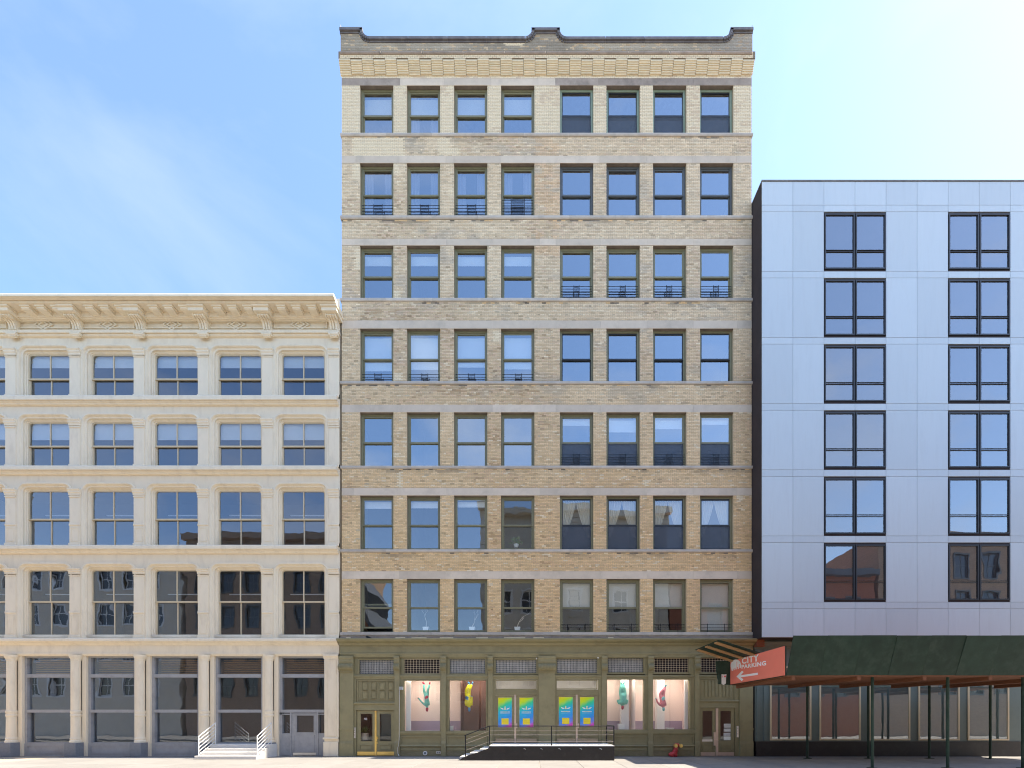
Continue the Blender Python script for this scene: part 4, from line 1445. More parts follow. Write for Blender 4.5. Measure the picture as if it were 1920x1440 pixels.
# street floor of the cream building
q = MB().prism_x(wx(CX0), wx(636.5), [(.3, wz(1230)), (.3, wz(1209)), (-.05, wz(1209)), (-.05, wz(1224)), (-.08, wz(1225)), (-.08, wz(1227)), (-.03, wz(1230))])
cpart('fascia_board', q, 'cream')
for i in range(-1, NB):
    if i < 0:
        X0, X1 = wx(610.5), wx(636.8)
        p_ = MB().box(X0, X1, -.12, .3, 0, wz(1228))
        p_.frame(X0 + .10, X1 - .10, wz(1380), wz(1238), .035, -.145, -.12)
        p_.bev(X0 - .03, X1, -.19, 0, 0, wz(1391), .02).bev(X0 - .05, X1, -.20, 0, wz(1386), wz(1382.5), .02)
        p_.prism_x(X0 - .03, X1, [(0, wz(1236)), (-.14, wz(1236)), (-.16, wz(1233)), (-.20, wz(1231)), (-.20, wz(1228)), (0, wz(1228))])
        cpart('pilaster', p_, 'cream')
    else:
        xc = wx(507 - BP * i)
        p_ = MB().lathe(xc, -.10, [(.235, wz(1392)), (.235, wz(1389)), (.20, wz(1387)), (.215, wz(1385)), (.19, wz(1382)), (.18, wz(1344)), (.20, wz(1343)), (.20, wz(1340)), (.18, wz(1339)), (.20, wz(1336)), (.20, wz(1333)), (.175, wz(1332)), (.17, wz(1240)), (.19, wz(1239)), (.19, wz(1237)), (.23, wz(1234)), (.25, wz(1232)), (.25, wz(1229))], 20)
        p_.box(wx(514 - BP * i), wx(521.5 - BP * i), .0, .3, 0, wz(1228)).box(wx(492 - BP * i), wx(499 - BP * i), .0, .3, 0, wz(1228))
        o = cpart('column', p_, 'cream')
        cpart('plinth', MB().bev(xc - .27, xc + .27, -.38, .28, 0, wz(1392), .015), 'granite', o)
for i in range(NB):
    dx = -BP * i
    A, B = wx(521.5 + dx), wx(610.5 + dx) if i == 0 else wx(612 + dx)
    zf = .0 if i == 0 else .62
    m_ = MB()
    m_.frame(A, B, wz(1340) if i == 0 else zf, wz(1229), .12, .10, .30, .05, .10)
    m_.box(A + .12, B - .12, .08, .3, wz(1270), wz(1263.5))
    m_.box(A + .12, B - .12, .09, .3, wz(1336), wz(1330.5))
    if i == 0:
        m_.box(A + .12, wx(543.5), .12, .3, .02, wz(1375)).box(wx(593), B - .02, .12, .3, .02, wz(1375))
        m_.box(A, A + .12, .1, .3, 0, wz(1336)).box(B - .06, B, .1, .3, 0, wz(1336))
        m_.box(wx(541.5), wx(544.3), .09, .3, 0, wz(1336)).box(wx(592), wx(594.5), .09, .3, 0, wz(1336))
    if i:
        m_.box(A, B, .08, .3, 0, zf).frame(A + .15, B - .15, .12, zf - .08, .05, .06, .08)
    sh = cpart('shopfront', m_, 'grey_paint')
    cpart('pane', MB().box(A + .12, B - .12, .2, .206, wz(1263.5), wz(1233)), 'glass_left', sh)
    cpart('pane', MB().box(A + .12, B - .12, .2, .206, wz(1330.5), wz(1270)), 'glass_left', sh)
    cpart('pane', MB().box(A + .12, B - .06, .24, .246, zf if i else wz(1375), wz(1336)), 'glass_left', sh)
    sl = MB()
    for k in range(7):
        z_ = wz(1261 - k * 4.2)
        sl.box(A + .14, B - .14, .45, .62, z_ - .02, z_ + .02)
    cpart('reflection_slats', sl, 'timber', sh)  # added slats stand in for the striped reflection in the transom glass
    if i == 0:
        X0, X1, Z0, Z1 = wx(544.5), wx(591.8), .02, wz(1336.5)
        gx0, gx1, gz0, gz1 = wx(552.5), wx(586.5), wz(1374), wz(1341)
        dq = MB()
        wall_cells(dq, X0, X1, Z0, Z1, [(gx0, gx1, gz0, gz1)], .13)
        for (a, b, e, f_) in ((gx0, gx0 + .02, gz0, gz1), (gx1 - .02, gx1, gz0, gz1), (gx0, gx1, gz1 - .02, gz1), (gx0, gx1, gz0, gz0 + .02)):
            dq.box(a, b, .115, .2, e, f_)
        dq.frame(X0 + .12, X1 - .12, .18, wz(1378), .025, .118, .13)
        d_ = cpart('door', dq, 'grey_paint')
        cpart('pane', MB().box(gx0, gx1, .16, .166, gz0, gz1), 'glass_left', d_)
        cpart('kick_plate', MB().box(X0 + .05, X1 - .05, .122, .13, .03, .16), 'steel', d_)
        cpart('handle', MB().tube([(X1 - .10, .13, 1.05), (X1 - .10, .07, 1.05), (X1 - .10, .07, 1.25), (X1 - .10, .13, 1.25)], .012, 6), 'steel', d_)

# entrance steps of the cream building
ST = thing('entrance_stoop', 'grey stone steps with white metal railings before the cream building', 'steps', (wx(445), -.8, 0))
sx0, sx1 = wx(392, .7), wx(498, .9)
ox, oy = wx(445), -.8
for k in range(4):
    part('step', MB().bev(sx0 - ox, sx1 - ox, -1.55 + .30 * k - oy, -.02 - oy, .155 * k, .155 * (k + 1) - .002 * (k < 3), .012), 'step_stone', ST)
for xx in (sx0 + .08, sx1 - .06):
    r_ = MB()
    for k in range(6):
        h0 = .16 + .17 * k
        r_.tube([(xx - ox, -1.40 - oy, h0 + .02), (xx - ox, -.40 - oy, h0 + .62)], .014 if k < 5 else .02, 6)
    r_.tube([(xx - ox, -1.40 - oy, 0.14), (xx - ox, -1.40 - oy, 1.06)], .018, 6).tube([(xx - ox, -.40 - oy, .6), (xx - ox, -.40 - oy, 1.66)], .018, 6)
    part('railing', r_, 'white_paint', ST)

# ---------------------------------------------------------------- panel clad neighbour on the right
PB = thing('panel_clad_building', 'modern pale blue grey panel clad building beside the brick loft building', 'building', (wx(1500), 0, 0))
PX = wx(1500)
pr = .84
bx0 = wx(1410.4)
bx1 = bx0 + 1.45 * 10 + .02
zt, zb = wz(338, pr), wz(1195, pr)
q = MB().box(bx0 - PX, bx1 - PX, -pr + .03, 10, zb, zt - .06)
q.box(bx0 - .0 - PX, bx0 + .5 - PX, .05, 10, 0, zb)
part('wall', q, 'clad_side', PB)
part('coping', MB().box(bx0 - .02 - PX, bx1 + .03 - PX, -pr - .02, 10.02, zt - .06, zt), 'coping', PB)
rows = []
z = zt - .06
ph = [(1.10), .31] + [2.78, .31] * 7
for hgt in ph:
    if z - hgt < zb: hgt = z - zb
    if hgt < .1: break
    rows.append((z - hgt, z)); z -= hgt
pc = {}
for r_, (z0, z1) in enumerate(rows):
    for c_ in range(10):
        tall = (z1 - z0) > 1.5
        xx = bx0 + 1.45 * c_
        if tall and c_ in (2, 3, 6, 7) and r_ > 1:
            wo = put('window', cached(('pbw', round(z1 - z0, 3)), lambda: MB().frame(.02, 1.43, .1, z1 - z0 - .1, .06, -.02, .1).frame(.02, 1.43, .9, 1.0, .02, -.01, .08).mesh('window', 'frame_black')), PB, (xx - PX, -pr, z0))
            put('pane', cached(('pbp', round(z1 - z0, 3)), lambda: MB().box(.08, 1.37, .02, .025, .15, z1 - z0 - .15).mesh('pane', 'glass_mid')), wo)
            continue
        me = cached(('pb', round(z1 - z0, 3)), lambda: MB().bev(.006, 1.444, 0, .03, .006, z1 - z0 - .006, .004).mesh('cladding_panel', 'clad'))
        put('cladding_panel', me, PB, (xx - PX, -pr - .0006 * ((r_ + c_) % 3), z0))
# its street floor, set back under the sidewalk shed
q = MB()
q.box(wx(1414.5) - PX, bx1 - PX, -.06, .3, wz(1390), wz(1216))
q.bev(wx(1417) - PX, wx(1422) - PX, -.10, -.06, wz(1388), wz(1218), .01).bev(wx(1430) - PX, wx(1436) - PX, -.10, -.06, wz(1388), wz(1218), .01)
q.prism_x(wx(1413) - PX, bx1 - PX, [(.2, wz(1217)), (.2, wz(1203)), (-.25, wz(1203)), (-.28, wz(1206)), (-.2, wz(1211)), (-.12, wz(1214)), (-.1, wz(1217))])
part('street_frame', q, 'teal_paint', PB)
q = MB()
for r_ in range(7):
    for k in range(4):
        a = wx(1412.5) + k * .105 - (r_ % 2) * .05
        q.bev(max(a, wx(1412.5)) - PX, a + .095 - PX, -.31, -.02, wz(1214) + .052 * r_, wz(1214) + .052 * r_ + .043, .004)
tag(part('brickwork', q, 'red_brick', PB), kind='stuff')
q = MB().box(wx(1415) - PX, bx1 - PX, -.12, .3, 0, wz(1390))
part('base_course', q, 'platform_black', PB)
for k in range(5):
    xa = wx(1442) + k * 2.4
    wo = part('shop_window', MB().frame(xa - PX, xa + 2.0 - PX, wz(1388), wz(1250), .07, -.10, -.06), 'cream_sash', PB)
    part('pane', MB().box(xa + .07 - PX, xa + 1.93 - PX, -.075, -.068, wz(1385), wz(1253)), 'glass_mid', wo)

# ---------------------------------------------------------------- sidewalk shed and parking sign
SX = 9.28


def sgn(x, y):
    """photo point on the shed's side plane x = SX -> (y, z)"""
    d_ = SX * (D / S) / (x - VX)
    return d_ - D, EYE + (VY - y) * S * d_ / D


SH = thing('sidewalk_shed', 'dark green plywood sidewalk shed with timber studs beside the olive shopfront', 'scaffold', (SX + 3, -3.0, 0))
hx, hy = SX + 3, -3.0
yf, zb_ = sgn(1370, 1283.5)
zt_ = sgn(1370, 1240)[1]
yn = -5.0
L = 15.0
dk = MB()
for k in range(12):
    y0 = yf + (yn - yf) * k / 12
    y1 = yf + (yn - yf) * (k + 1) / 12
    part('plank', MB().box(SX + .06 - hx, SX + L - hx, y1 + .008 - hy, y0 - hy, zb_ - .04, zb_ + .02 + .001 * (k % 2)), 'deck_timber', SH)
for k in range(6):
    xx = SX + .25 + k * 2.4
    part('beam', MB().box(xx - hx, xx + .12 - hx, yn - hy, yf - hy, zb_ - .06 - .12, zb_ - .043), 'deck_timber', SH)
part('end_panel', MB().prism_y(yf - .06 - hy, yf - hy, [(SX - .60 - hx, zb_ + .02), (SX + .02 - hx, zb_ - .03), (SX + .02 - hx, zt_ + .02), (SX - .72 - hx, zt_ + .0)]), 'shed_green', SH)
# flared parapet
yl, zl = yf, zt_
fw, fh = SX - wx(1303, .9), wz(1219, .9) - zt_
q = MB()
n_ = [(SX - fw, zl + fh), (SX, zl)]
yr = sgn(1425, 1222)[0]
q.v = [(SX - fw - hx, yf - hy, zl + fh), (SX - hx, yf - hy, zl), (SX - hx, yr - hy, zl), (SX - fw - hx, yr - hy, zl + fh)]
q.v += [(x, y, z + .02) for x, y, z in q.v]
q.f = [(0, 1, 2, 3), (7, 6, 5, 4), (0, 4, 5, 1), (1, 5, 6, 2), (2, 6, 7, 3), (3, 7, 4, 0)]
q.m = [0] * 6
part('flared_panel', q, 'shed_green', SH)
for k in range(3):
    yy = yf + (yr - yf) * (.04 + .37 * k) - .02
    st_ = MB()
    a, b = (SX - fw + .03, zl + fh - .03), (SX - .02, zl - .03)
    st_.v = [(a[0] - hx, yy - hy, a[1] + .02), (b[0] - hx, yy - hy, b[1] + .02), (b[0] - hx, yy - .24 - hy, b[1] + .02), (a[0] - hx, yy - .24 - hy, a[1] + .02)]
    st_.v += [(x, y, z - .05) for x, y, z in st_.v]
    st_.f = [(0, 1, 2, 3), (7, 6, 5, 4), (0, 4, 5, 1), (1, 5, 6, 2), (2, 6, 7, 3), (3, 7, 4, 0)]
    st_.m = [0] * 6
    part('stud', st_, 'timber', SH)
# parapet along the kerb and posts
part('side_board', MB().box(SX + .012 - hx, SX + .05 - hx, yn - hy, yf - hy, zb_ - .02, zt_), 'shed_green', SH)
for k in range(12):
    xa_ = SX + .06 + k * 1.235
    tw = .006 * ((k * 7) % 5 - 2)
    part('plywood_panel', MB().prism_x(xa_ - hx, xa_ + 1.225 - hx, [(yn - hy, zb_ + tw * .5), (yn + .03 - hy, zb_ + tw * .5), (yn - .37 + tw - hy, zt_ + .3 + tw * .6), (yn - .40 + tw - hy, zt_ + .3 + tw * .6)]), 'shed_green', SH)
for k in range(5):
    for yy in (yn + .25, yf - .25):
        xx = SX + 3.4 + k * 2.8
        part('post', MB().tube([(xx - hx, yy - hy, 0), (xx - hx, yy - hy, zb_ - .05)], .05, 10).box(xx - .12 - hx, xx + .12 - hx, yy - .12 - hy, yy + .12 - hy, 0, .02), 'shed_green', SH)
# sticker with a red heart on the end panel
stx, stz = wx(1357, .96), wz(1274, .96)
k = MB().prism_y(yf - .068 - hy, yf - .061 - hy, [(stx - .11 - hx, stz - .2), (stx - .02 - hx, stz - .26), (stx + .09 - hx, stz - .19), (stx + .10 - hx, stz + .10), (stx + .12 - hx, stz + .25), (stx + .02 - hx, stz + .23), (stx - .11 - hx, stz + .24)])
sk = part('sticker', k, 'paper', SH)
k = MB()
hp = []
for t in range(16):
    a = t / 16 * 2 * math.pi
    hp.append((stx + .045 + .0032 * 16 * math.sin(a) ** 3 - hx, stz + .14 + .0032 * (13 * math.cos(a) - 5 * math.cos(2 * a) - 2 * math.cos(3 * a) - math.cos(4 * a))))
k.prism_y(yf - .072 - hy, yf - .0685 - hy, hp)
k.box(stx - .07 - hx, stx - .055 - hx, yf - .072 - hy, yf - .0685 - hy, stz + .09, stz + .18)
part('heart', k, 'heart_red', SH)

SG = thing('parking_sign', 'salmon red CITY PARKING sign with white arrow, fixed to the sidewalk shed', 'sign', (SX, -3.4, zb_))
sy, sz = -3.4, zb_
part('panel', MB().box(-.045, .0, yn - sy, yf - sy, -.0, zt_ - sz - .015), 'sign_red', SG)


def on_sign(poly_px, mb, off=.05):
    pts = [sgn(x, y) for x, y in poly_px]
    b = len(mb.v)
    mb.v += [(-off, y - sy, z - sz) for y, z in pts] + [(-off + .006, y - sy, z - sz) for y, z in pts]
    n = len(pts)
    mb.f.append(tuple(range(b, b + n))); mb.m.append(0)
    for i in range(n):
        j = (i + 1) % n
        mb.f.append((b + i, b + n + i, b + n + j, b + j)); mb.m.append(0)


ar = MB()
on_sign([(1383, 1268.6), (1393.5, 1257.5), (1396.3, 1260.2), (1390.6, 1266.2), (1423, 1261.2), (1423, 1265.4), (1390.6, 1270), (1395.8, 1273.6), (1392.8, 1277.2)], ar)
part('arrow', ar, 'sign_white', SG)
lg = MB()       # white disc with skyline notched out of its lower edge
disc = []
for k in range(15):
    a = math.pi * 1.12 - k / 14 * math.pi * 1.24
    disc.append((1381.8 + 9.9 * math.cos(a), 1248.5 - 12 * math.sin(a)))
sky_ = [(1390.5, 1252), (1388.8, 1252.3), (1388.8, 1245), (1387.5, 1245), (1387.2, 1254), (1385.4, 1254.4), (1385.4, 1250.5), (1384.2, 1250.7), (1384.2, 1242), (1383.6, 1238.8), (1383, 1242.2), (1383, 1255), (1381, 1255.3), (1381, 1252), (1379.2, 1252.3), (1379.2, 1256.3), (1377.5, 1257), (1377.5, 1253.6), (1376, 1254), (1376, 1257.6), (1374.2, 1258)]
on_sign(disc + sky_, lg)
part('logo', lg, 'sign_white', SG)


def text_on_sign(s, tl, bl, tr, br, bold):
    cu = bpy.data.curves.new('txt', 'FONT')
    cu.body = s
    cu.size = 1
    cu.offset = bold
    cu.extrude = .01
    cu.space_character = 1.12
    t_ = bpy.data.objects.new('txt', cu)
    COL.objects.link(t_)
    me = bpy.data.meshes.new_from_object(t_.evaluated_get(bpy.context.evaluated_depsgraph_get()))
    bpy.data.objects.remove(t_)
    co = np.array([v.co[:] for v in me.vertices])
    lo_, hi_ = co.min(0), co.max(0)
    u = (co - lo_) / (hi_ - lo_ + 1e-9)
    P = [np.array(sgn(*p)) for p in (tl, bl, tr, br)]
    for v, (a, b, c_) in zip(me.vertices, u):
        p = (1 - a) * ((1 - b) * P[1] + b * P[0]) + a * ((1 - b) * P[3] + b * P[2])
        v.co = (-.046 - .006 * c_, p[0] - sy, p[1] - sz)
    me.materials.clear()
    me.materials.append(MAT['sign_white'])
    me.name = 'lettering'
    put('lettering', me, SG)


text_on_sign('CITY', (1393.2, 1233.8), (1393.2, 1245.2), (1425, 1226.2), (1425, 1239.6), .03)
text_on_sign('PARKING', (1392.6, 1246.6), (1392.6, 1254.2), (1438.6, 1239.0), (1438.6, 1247.4), .03)

# ---------------------------------------------------------------- entrance platform with steps and rails
PP = 2.0
PL = thing('entrance_platform', 'black sided entrance platform with steps and thin rails before the poster doors', 'platform', (wx(1030), -1.0, 0))
qx, qy = wx(1030), -1.0
X0, X1 = wx(917, PP), wx(1152, PP)
HP = wz(1398, PP)
part('deck', MB().bev(X0 - qx, X1 - qx, -PP - qy, -.10 - qy, HP - .08, HP, .006), 'step_stone', PL)
fr_ = MB()
prof = [(wx(861, PP), 0), (X1 - .004, 0), (X1 - .004, HP - .035), (X0, HP - .035), (wx(916, PP), HP - .12), (wx(908, PP), HP * .72), (wx(898, PP), HP * .72 - .1), (wx(880, PP), HP * .38), (wx(866, PP), .10)]
fr_.prism_y(-PP - .02 - qy, -PP + .06 - qy, [(a - qx, b) for a, b in prof])
fr_.box(X1 - .02 - qx, X1 - .003 - qx, -PP + .06 - qy, -.1 - qy, 0, HP - .09)
part('side_panel', fr_, 'platform_black', PL)
part('core', MB().box(X0 + .02 - qx, X1 - .03 - qx, -PP + .07 - qy, -.11 - qy, 0, HP - .085), 'mortar', PL)
sw_ = (X0 - wx(862, PP)) / 3
for k in range(3):
    a = wx(862, PP) + sw_ * k
    part('step', MB().bev(a - qx, X0 + .01 - qx, -PP + .062 - qy, -.12 - qy, HP / 4 * k, HP / 4 * (k + 1), .008), 'step_stone', PL)
for x in (984, 1015, 1049, 1089, 1126):
    part('hook', MB().tube([(wx(x - 2, PP) - qx, -PP - .02 - qy, HP - .13), (wx(x, PP) - qx, -PP - .05 - qy, HP - .12), (wx(x + 2, PP) - qx, -PP - .03 - qy, HP - .17)], .009, 5), 'steel', PL)
PR = PP - .06
zr = wz(1361.5, PR)
rl = [(wx(873, PR), HP / 4, wz(1379, PR)), (wx(917.5, PR), HP, zr), (wx(1034, PR), HP, zr), (wx(1151, PR), HP, zr)]
for x, z0, z1 in rl:
    part('post', MB().bev(x - .022 - qx, x + .022 - qx, -PR - .022 - qy, -PR + .022 - qy, z0, z1, .003), 'black_iron', PL)
xr = rl[3][0]
part('post', MB().bev(xr - .02 - qx, xr + .02 - qx, -.2 - qy, -.16 - qy, HP, zr, .003), 'black_iron', PL)
part('handrail', MB().tube([(rl[0][0] - .05 - qx, -PR - qy, rl[0][2] - .02), (rl[0][0] - qx, -PR - qy, rl[0][2] + .01), (rl[1][0] - .12 - qx, -PR - qy, zr - .04), (rl[1][0] - qx, -PR - qy, zr + .005), (xr - qx, -PR - qy, zr + .005), (xr - qx, -.14 - qy, zr + .005)], .022, 8), 'black_iron', PL)
for k, (f, r_) in enumerate(((.76, .008), (.55, .008), (.2, .008))):
    part('rail', MB().tube([(rl[0][0] - qx, -PR - qy, rl[0][1] + .12 + f * (rl[0][2] - rl[0][1] - .12)), (rl[1][0] - qx, -PR - qy, HP + f * (zr - HP)), (xr - qx, -PR - qy, HP + f * (zr - HP)), (xr - qx, -.16 - qy, HP + f * (zr - HP))], r_, 6), 'steel_pink', PL)
part('mat', MB().box(wx(925) - qx, wx(1008) - qx, -.42 - qy, -.12 - qy, HP, HP + .012), 'granite', PL)
part('mat', MB().box(wx(1043) - qx, wx(1124) - qx, -.42 - qy, -.12 - qy, HP, HP + .012), 'granite', PL)

# ---------------------------------------------------------------- fire department connection
FC = thing('fire_hose_connection', 'red fire hose pipe with two brass outlets under the shop window', 'standpipe', (wx(1264), -.22, 0))
q = MB()
Xo = wx(1264)
q.tube([(wx(1251.5) - Xo, 0, .06), (wx(1254) - Xo, 0, .10), (wx(1258) - Xo, 0, .13), (wx(1261.5) - Xo, 0, .18), (wx(1263.5) - Xo, 0, .27), (wx(1264) - Xo, 0, .40), (wx(1264.3) - Xo, 0, .50)], [.07, .10, .115, .12, .11, .10, .10], 14)
q.tube([(wx(1257) - Xo, 0, 0), (wx(1257) - Xo, 0, .12)], .10, 12).tube([(wx(1263) - Xo, 0, 0), (wx(1263) - Xo, 0, .2)], .10, 12)
q.tube([(-.02, 0, .27), (-.02, 0, .30)], .135, 14)
q.tube([(-.06, .0, .50), (.0, .0, .56), (.10, .0, .56), (.22, 0, .52)], [.08, .09, .085, .07], 10)
q.tube([(.0, .0, .52), (.0, .24, .52)], .06, 10)
part('pipe', q, 'hydrant_red', FC, smooth=True)
for xx, yy in ((-.045, -.02), (.20, .02)):
    part('outlet', MB().tube([(xx, .0, .535), (xx, -.15, .535)], [.075, .085], 14).tube([(xx, -.15, .535), (xx, -.185, .535)], [.095, .085], 14).tube([(xx, -.185, .535), (xx, -.2, .535)], [.03, .02], 8), 'brass', FC)

# ---------------------------------------------------------------- figures hanging in the display windows


def figure(name, label, joints, edges, mats, groups, loc, scale=1.0, group=None):
    """one continuous body grown on a skeleton; joints: name -> (x, y, z, radius)"""
    names = list(joints)
    me = bpy.data.meshes.new(name)
    me.from_pydata([joints[n][:3] for n in names], [(names.index(a), names.index(b)) for a, b in edges], [])
    o = bpy.data.objects.new(name, me)
    COL.objects.link(o)
    sk_ = o.modifiers.new('skin', 'SKIN')
    ss = o.modifiers.new('sub', 'SUBSURF')
    ss.levels = ss.render_levels = 2
    if not me.skin_vertices:
        bpy.context.view_layer.objects.active = o
    for n, sv in zip(names, me.skin_vertices[0].data):
        sv.radius = (joints[n][3], joints[n][3])
        sv.use_root = (n == 'pelvis')
    bpy.context.view_layer.update()
    out = bpy.data.meshes.new_from_object(o.evaluated_get(bpy.context.evaluated_depsgraph_get()))
    bpy.data.objects.remove(o)
    out.materials.clear()
    for m_ in mats: out.materials.append(MAT[m_])
    js = np.array([joints[n][:3] for n in names])
    gi = [groups.get(n, 0) for n in names]
    for pgn in out.polygons:
        c_ = np.array(pgn.center[:])
        pgn.material_index = gi[int(((js - c_) ** 2).sum(1).argmin())]
        pgn.use_smooth = True
    out.name = name
    o = put(name, out, None, loc)
    return tag(o, label, 'mannequin', group)


def body(bend=.0, puff=1.0, legs=.1, arm_l=(-.25, .0), arm_r=(.2, .05), knee=(0, 0), h=1.5):
    """upside down: feet at z = h, head at z = 0"""
    f = .82 * puff
    j = {'pelvis': (.02 + bend, 0, h * .54, .125 * f), 'belly': (.03 + bend * .95, -.02, h * .46, .135 * f), 'waist': (.03 + bend * .75, -.01, h * .39, .14 * f), 'chest': (bend * .4, 0, h * .29, .17 * f), 'collar': (bend * .15, 0, h * .215, .11 * f), 'neck': (0, 0, h * .18, .055),
         'jaw': (0, -.015, h * .135, .075), 'head': (0, -.015, h * .08, .09), 'crown': (0, .0, h * .02, .06), 'nose': (0, -.10, h * .10, .018)}
    for s_, nm_, k_ in ((-1, 'l', knee[0]), (1, 'r', knee[1])):
        j['hip_' + nm_] = (.02 + bend + s_ * .07 * f, 0, h * .60, .098 * f)
        j['thigh_' + nm_] = (bend * .85 + s_ * (.075 + legs * .2), -.03, h * .69, .09 * f)
        j['knee_' + nm_] = (bend * .6 + s_ * (.08 + legs * .4) + k_ * .3, -.07, h * .78, .072 * f)
        j['shin_' + nm_] = (bend * .45 + s_ * (.08 + legs * .8) + k_ * .7, -.03, h * .87, .068 * f)
        j['ankle_' + nm_] = (bend * .3 + s_ * (.075 + legs) + k_, .02, h * .94, .045)
        j['toe_' + nm_] = (bend * .3 + s_ * (.075 + legs) + k_ + s_ * .05, -.13, h * .985, .04)
    for s_, nm_, a in ((-1, 'l', arm_l), (1, 'r', arm_r)):
        j['shoulder_' + nm_] = (bend * .4 + s_ * .14 * f, -.01, h * .26, .07 * f)
        j['elbow_' + nm_] = (bend * .5 + s_ * .17 * f + a[0] * .5, -.06, h * .36, .052 * f)
        j['wrist_' + nm_] = (bend * .5 + s_ * .15 + a[0] * .85, -.12, h * .43 + a[1] * .8, .038)
        j['hand_' + nm_] = (bend * .5 + s_ * .15 + a[0] * 1.1, -.14, h * .46 + a[1], .036)
    e = [('pelvis', 'belly'), ('belly', 'waist'), ('waist', 'chest'), ('chest', 'collar'), ('collar', 'neck'), ('neck', 'jaw'), ('jaw', 'head'), ('head', 'crown'), ('head', 'nose')]
    for nm_ in 'lr':
        e += [('pelvis', 'hip_' + nm_), ('hip_' + nm_, 'thigh_' + nm_), ('thigh_' + nm_, 'knee_' + nm_), ('knee_' + nm_, 'shin_' + nm_), ('shin_' + nm_, 'ankle_' + nm_), ('ankle_' + nm_, 'toe_' + nm_),
              ('chest', 'shoulder_' + nm_), ('shoulder_' + nm_, 'elbow_' + nm_), ('elbow_' + nm_, 'wrist_' + nm_), ('wrist_' + nm_, 'hand_' + nm_)]
    return j, e


HEADS = {'head': 1, 'jaw': 1, 'crown': 1, 'nose': 1, 'hand_l': 1, 'hand_r': 1, 'ankle_l': 1, 'ankle_r': 1, 'toe_l': 1, 'toe_r': 1}
GRP = 'figures hanging upside down in the shop windows'
j, e = body(bend=-.06, legs=.06, arm_l=(-.24, .04), arm_r=(-.10, .02), h=1.53)
figure('hanging_mannequin', 'upside down turquoise clothed figure with dark red shoes and red head', j, e, ['cloth_turquoise', 'cloth_red'], HEADS, (wx(801, -.55), .55, wz(1336, -.55)), group=GRP)
j, e = body(bend=-.10, puff=1.18, legs=-.01, arm_l=(.06, -.02), arm_r=(.05, .12), knee=(.10, .10), h=1.53)
figure('hanging_mannequin', 'upside down figure in bright yellow overalls with blue shoes and head', j, e, ['cloth_yellow', 'cloth_blue'], HEADS, (wx(880, -.5), .5, wz(1336, -.5)), group=GRP)
j, e = body(bend=.0, puff=1.55, legs=-.03, arm_l=(-.06, -.15), arm_r=(.05, -.15), h=1.42)
figure('hanging_mannequin', 'upside down puffy turquoise suited figure with small dark red head, beside white column', j, e, ['cloth_turquoise', 'cloth_red'], {'head': 1, 'jaw': 1, 'crown': 1, 'nose': 1}, (wx(1167, -.55), .55, wz(1332, -.55)), group=GRP)
j, e = body(bend=-.10, puff=1.15, legs=-.03, arm_l=(-.22, .06), arm_r=(-.10, .02), knee=(.18, .06), h=1.36)
figure('hanging_mannequin', 'upside down figure in banded pink puffer suit with aqua cap', j, e, ['cloth_pink', 'cloth_aqua'], HEADS, (wx(1244, -.55), .55, wz(1335, -.55)), group=GRP)


def box_thing(name, label, cat, xa, xb, ya, yb, Y, dep, m_):
    X, Z = (wx(xa, -Y) + wx(xb, -Y)) / 2, wz(yb, -Y)
    w2, h_ = (wx(xb, -Y) - wx(xa, -Y)) / 2, wz(ya, -Y) - wz(yb, -Y)
    q = MB()
    q.v = [(-w2 * .82, -dep * .82, 0), (w2 * .82, -dep * .82, 0), (w2 * .82, dep * .82, 0), (-w2 * .82, dep * .82, 0), (-w2, -dep, h_), (w2, -dep, h_), (w2, dep, h_), (-w2, dep, h_),
           (-w2 * .9, -dep * .9, h_), (w2 * .9, -dep * .9, h_), (w2 * .9, dep * .9, h_), (-w2 * .9, dep * .9, h_), (-w2 * .78, -dep * .78, .03), (w2 * .78, -dep * .78, .03), (w2 * .78, dep * .78, .03), (-w2 * .78, dep * .78, .03)]
    q.f = [(0, 1, 5, 4), (1, 2, 6, 5), (2, 3, 7, 6), (3, 0, 4, 7), (3, 2, 1, 0), (4, 5, 9, 8), (5, 6, 10, 9), (6, 7, 11, 10), (7, 4, 8, 11), (8, 9, 13, 12), (9, 10, 14, 13), (10, 11, 15, 14), (11, 8, 12, 15), (12, 13, 14, 15)]
    q.m = [0] * len(q.f)
    return tag(part(name, q, m_, None, (X, Y, Z)), label, cat)


box_thing('planter_box', 'square white tub on the window floor under the puffy turquoise figure', 'tub', 1158.5, 1170.5, 1357, 1368.4, .38, .14, 'pot')
box_thing('planter_box', 'white tub on the window floor beside the brown gallery wall', 'tub', 843, 850.5, 1361, 1371, .38, .12, 'pot')
box_thing('low_tray', 'flat white tray on the window floor below the pink figure', 'tray', 1249, 1263, 1364.5, 1368.4, .40, .12, 'pot')
FLW = thing('tulip', 'dark red tulip standing by the window edge beyond the pink figure', 'flower', (wx(1286, -.45), .45, wz(1368, -.45)))
part('stem', MB().tube([(0, 0, 0), (.01, 0, .15), (0, 0, .28)], .012, 6), 'leaf', FLW)
fb = MB()
for k in range(5):
    a = k * 2 * math.pi / 5
    fb.tube([(0, 0, .26), (.05 * math.cos(a), .05 * math.sin(a), .31), (.055 * math.cos(a), .055 * math.sin(a), .37), (.03 * math.cos(a), .03 * math.sin(a), .41)], [.01, .03, .03, .008], 6)
part('bloom', fb, 'tulip', FLW, smooth=True)

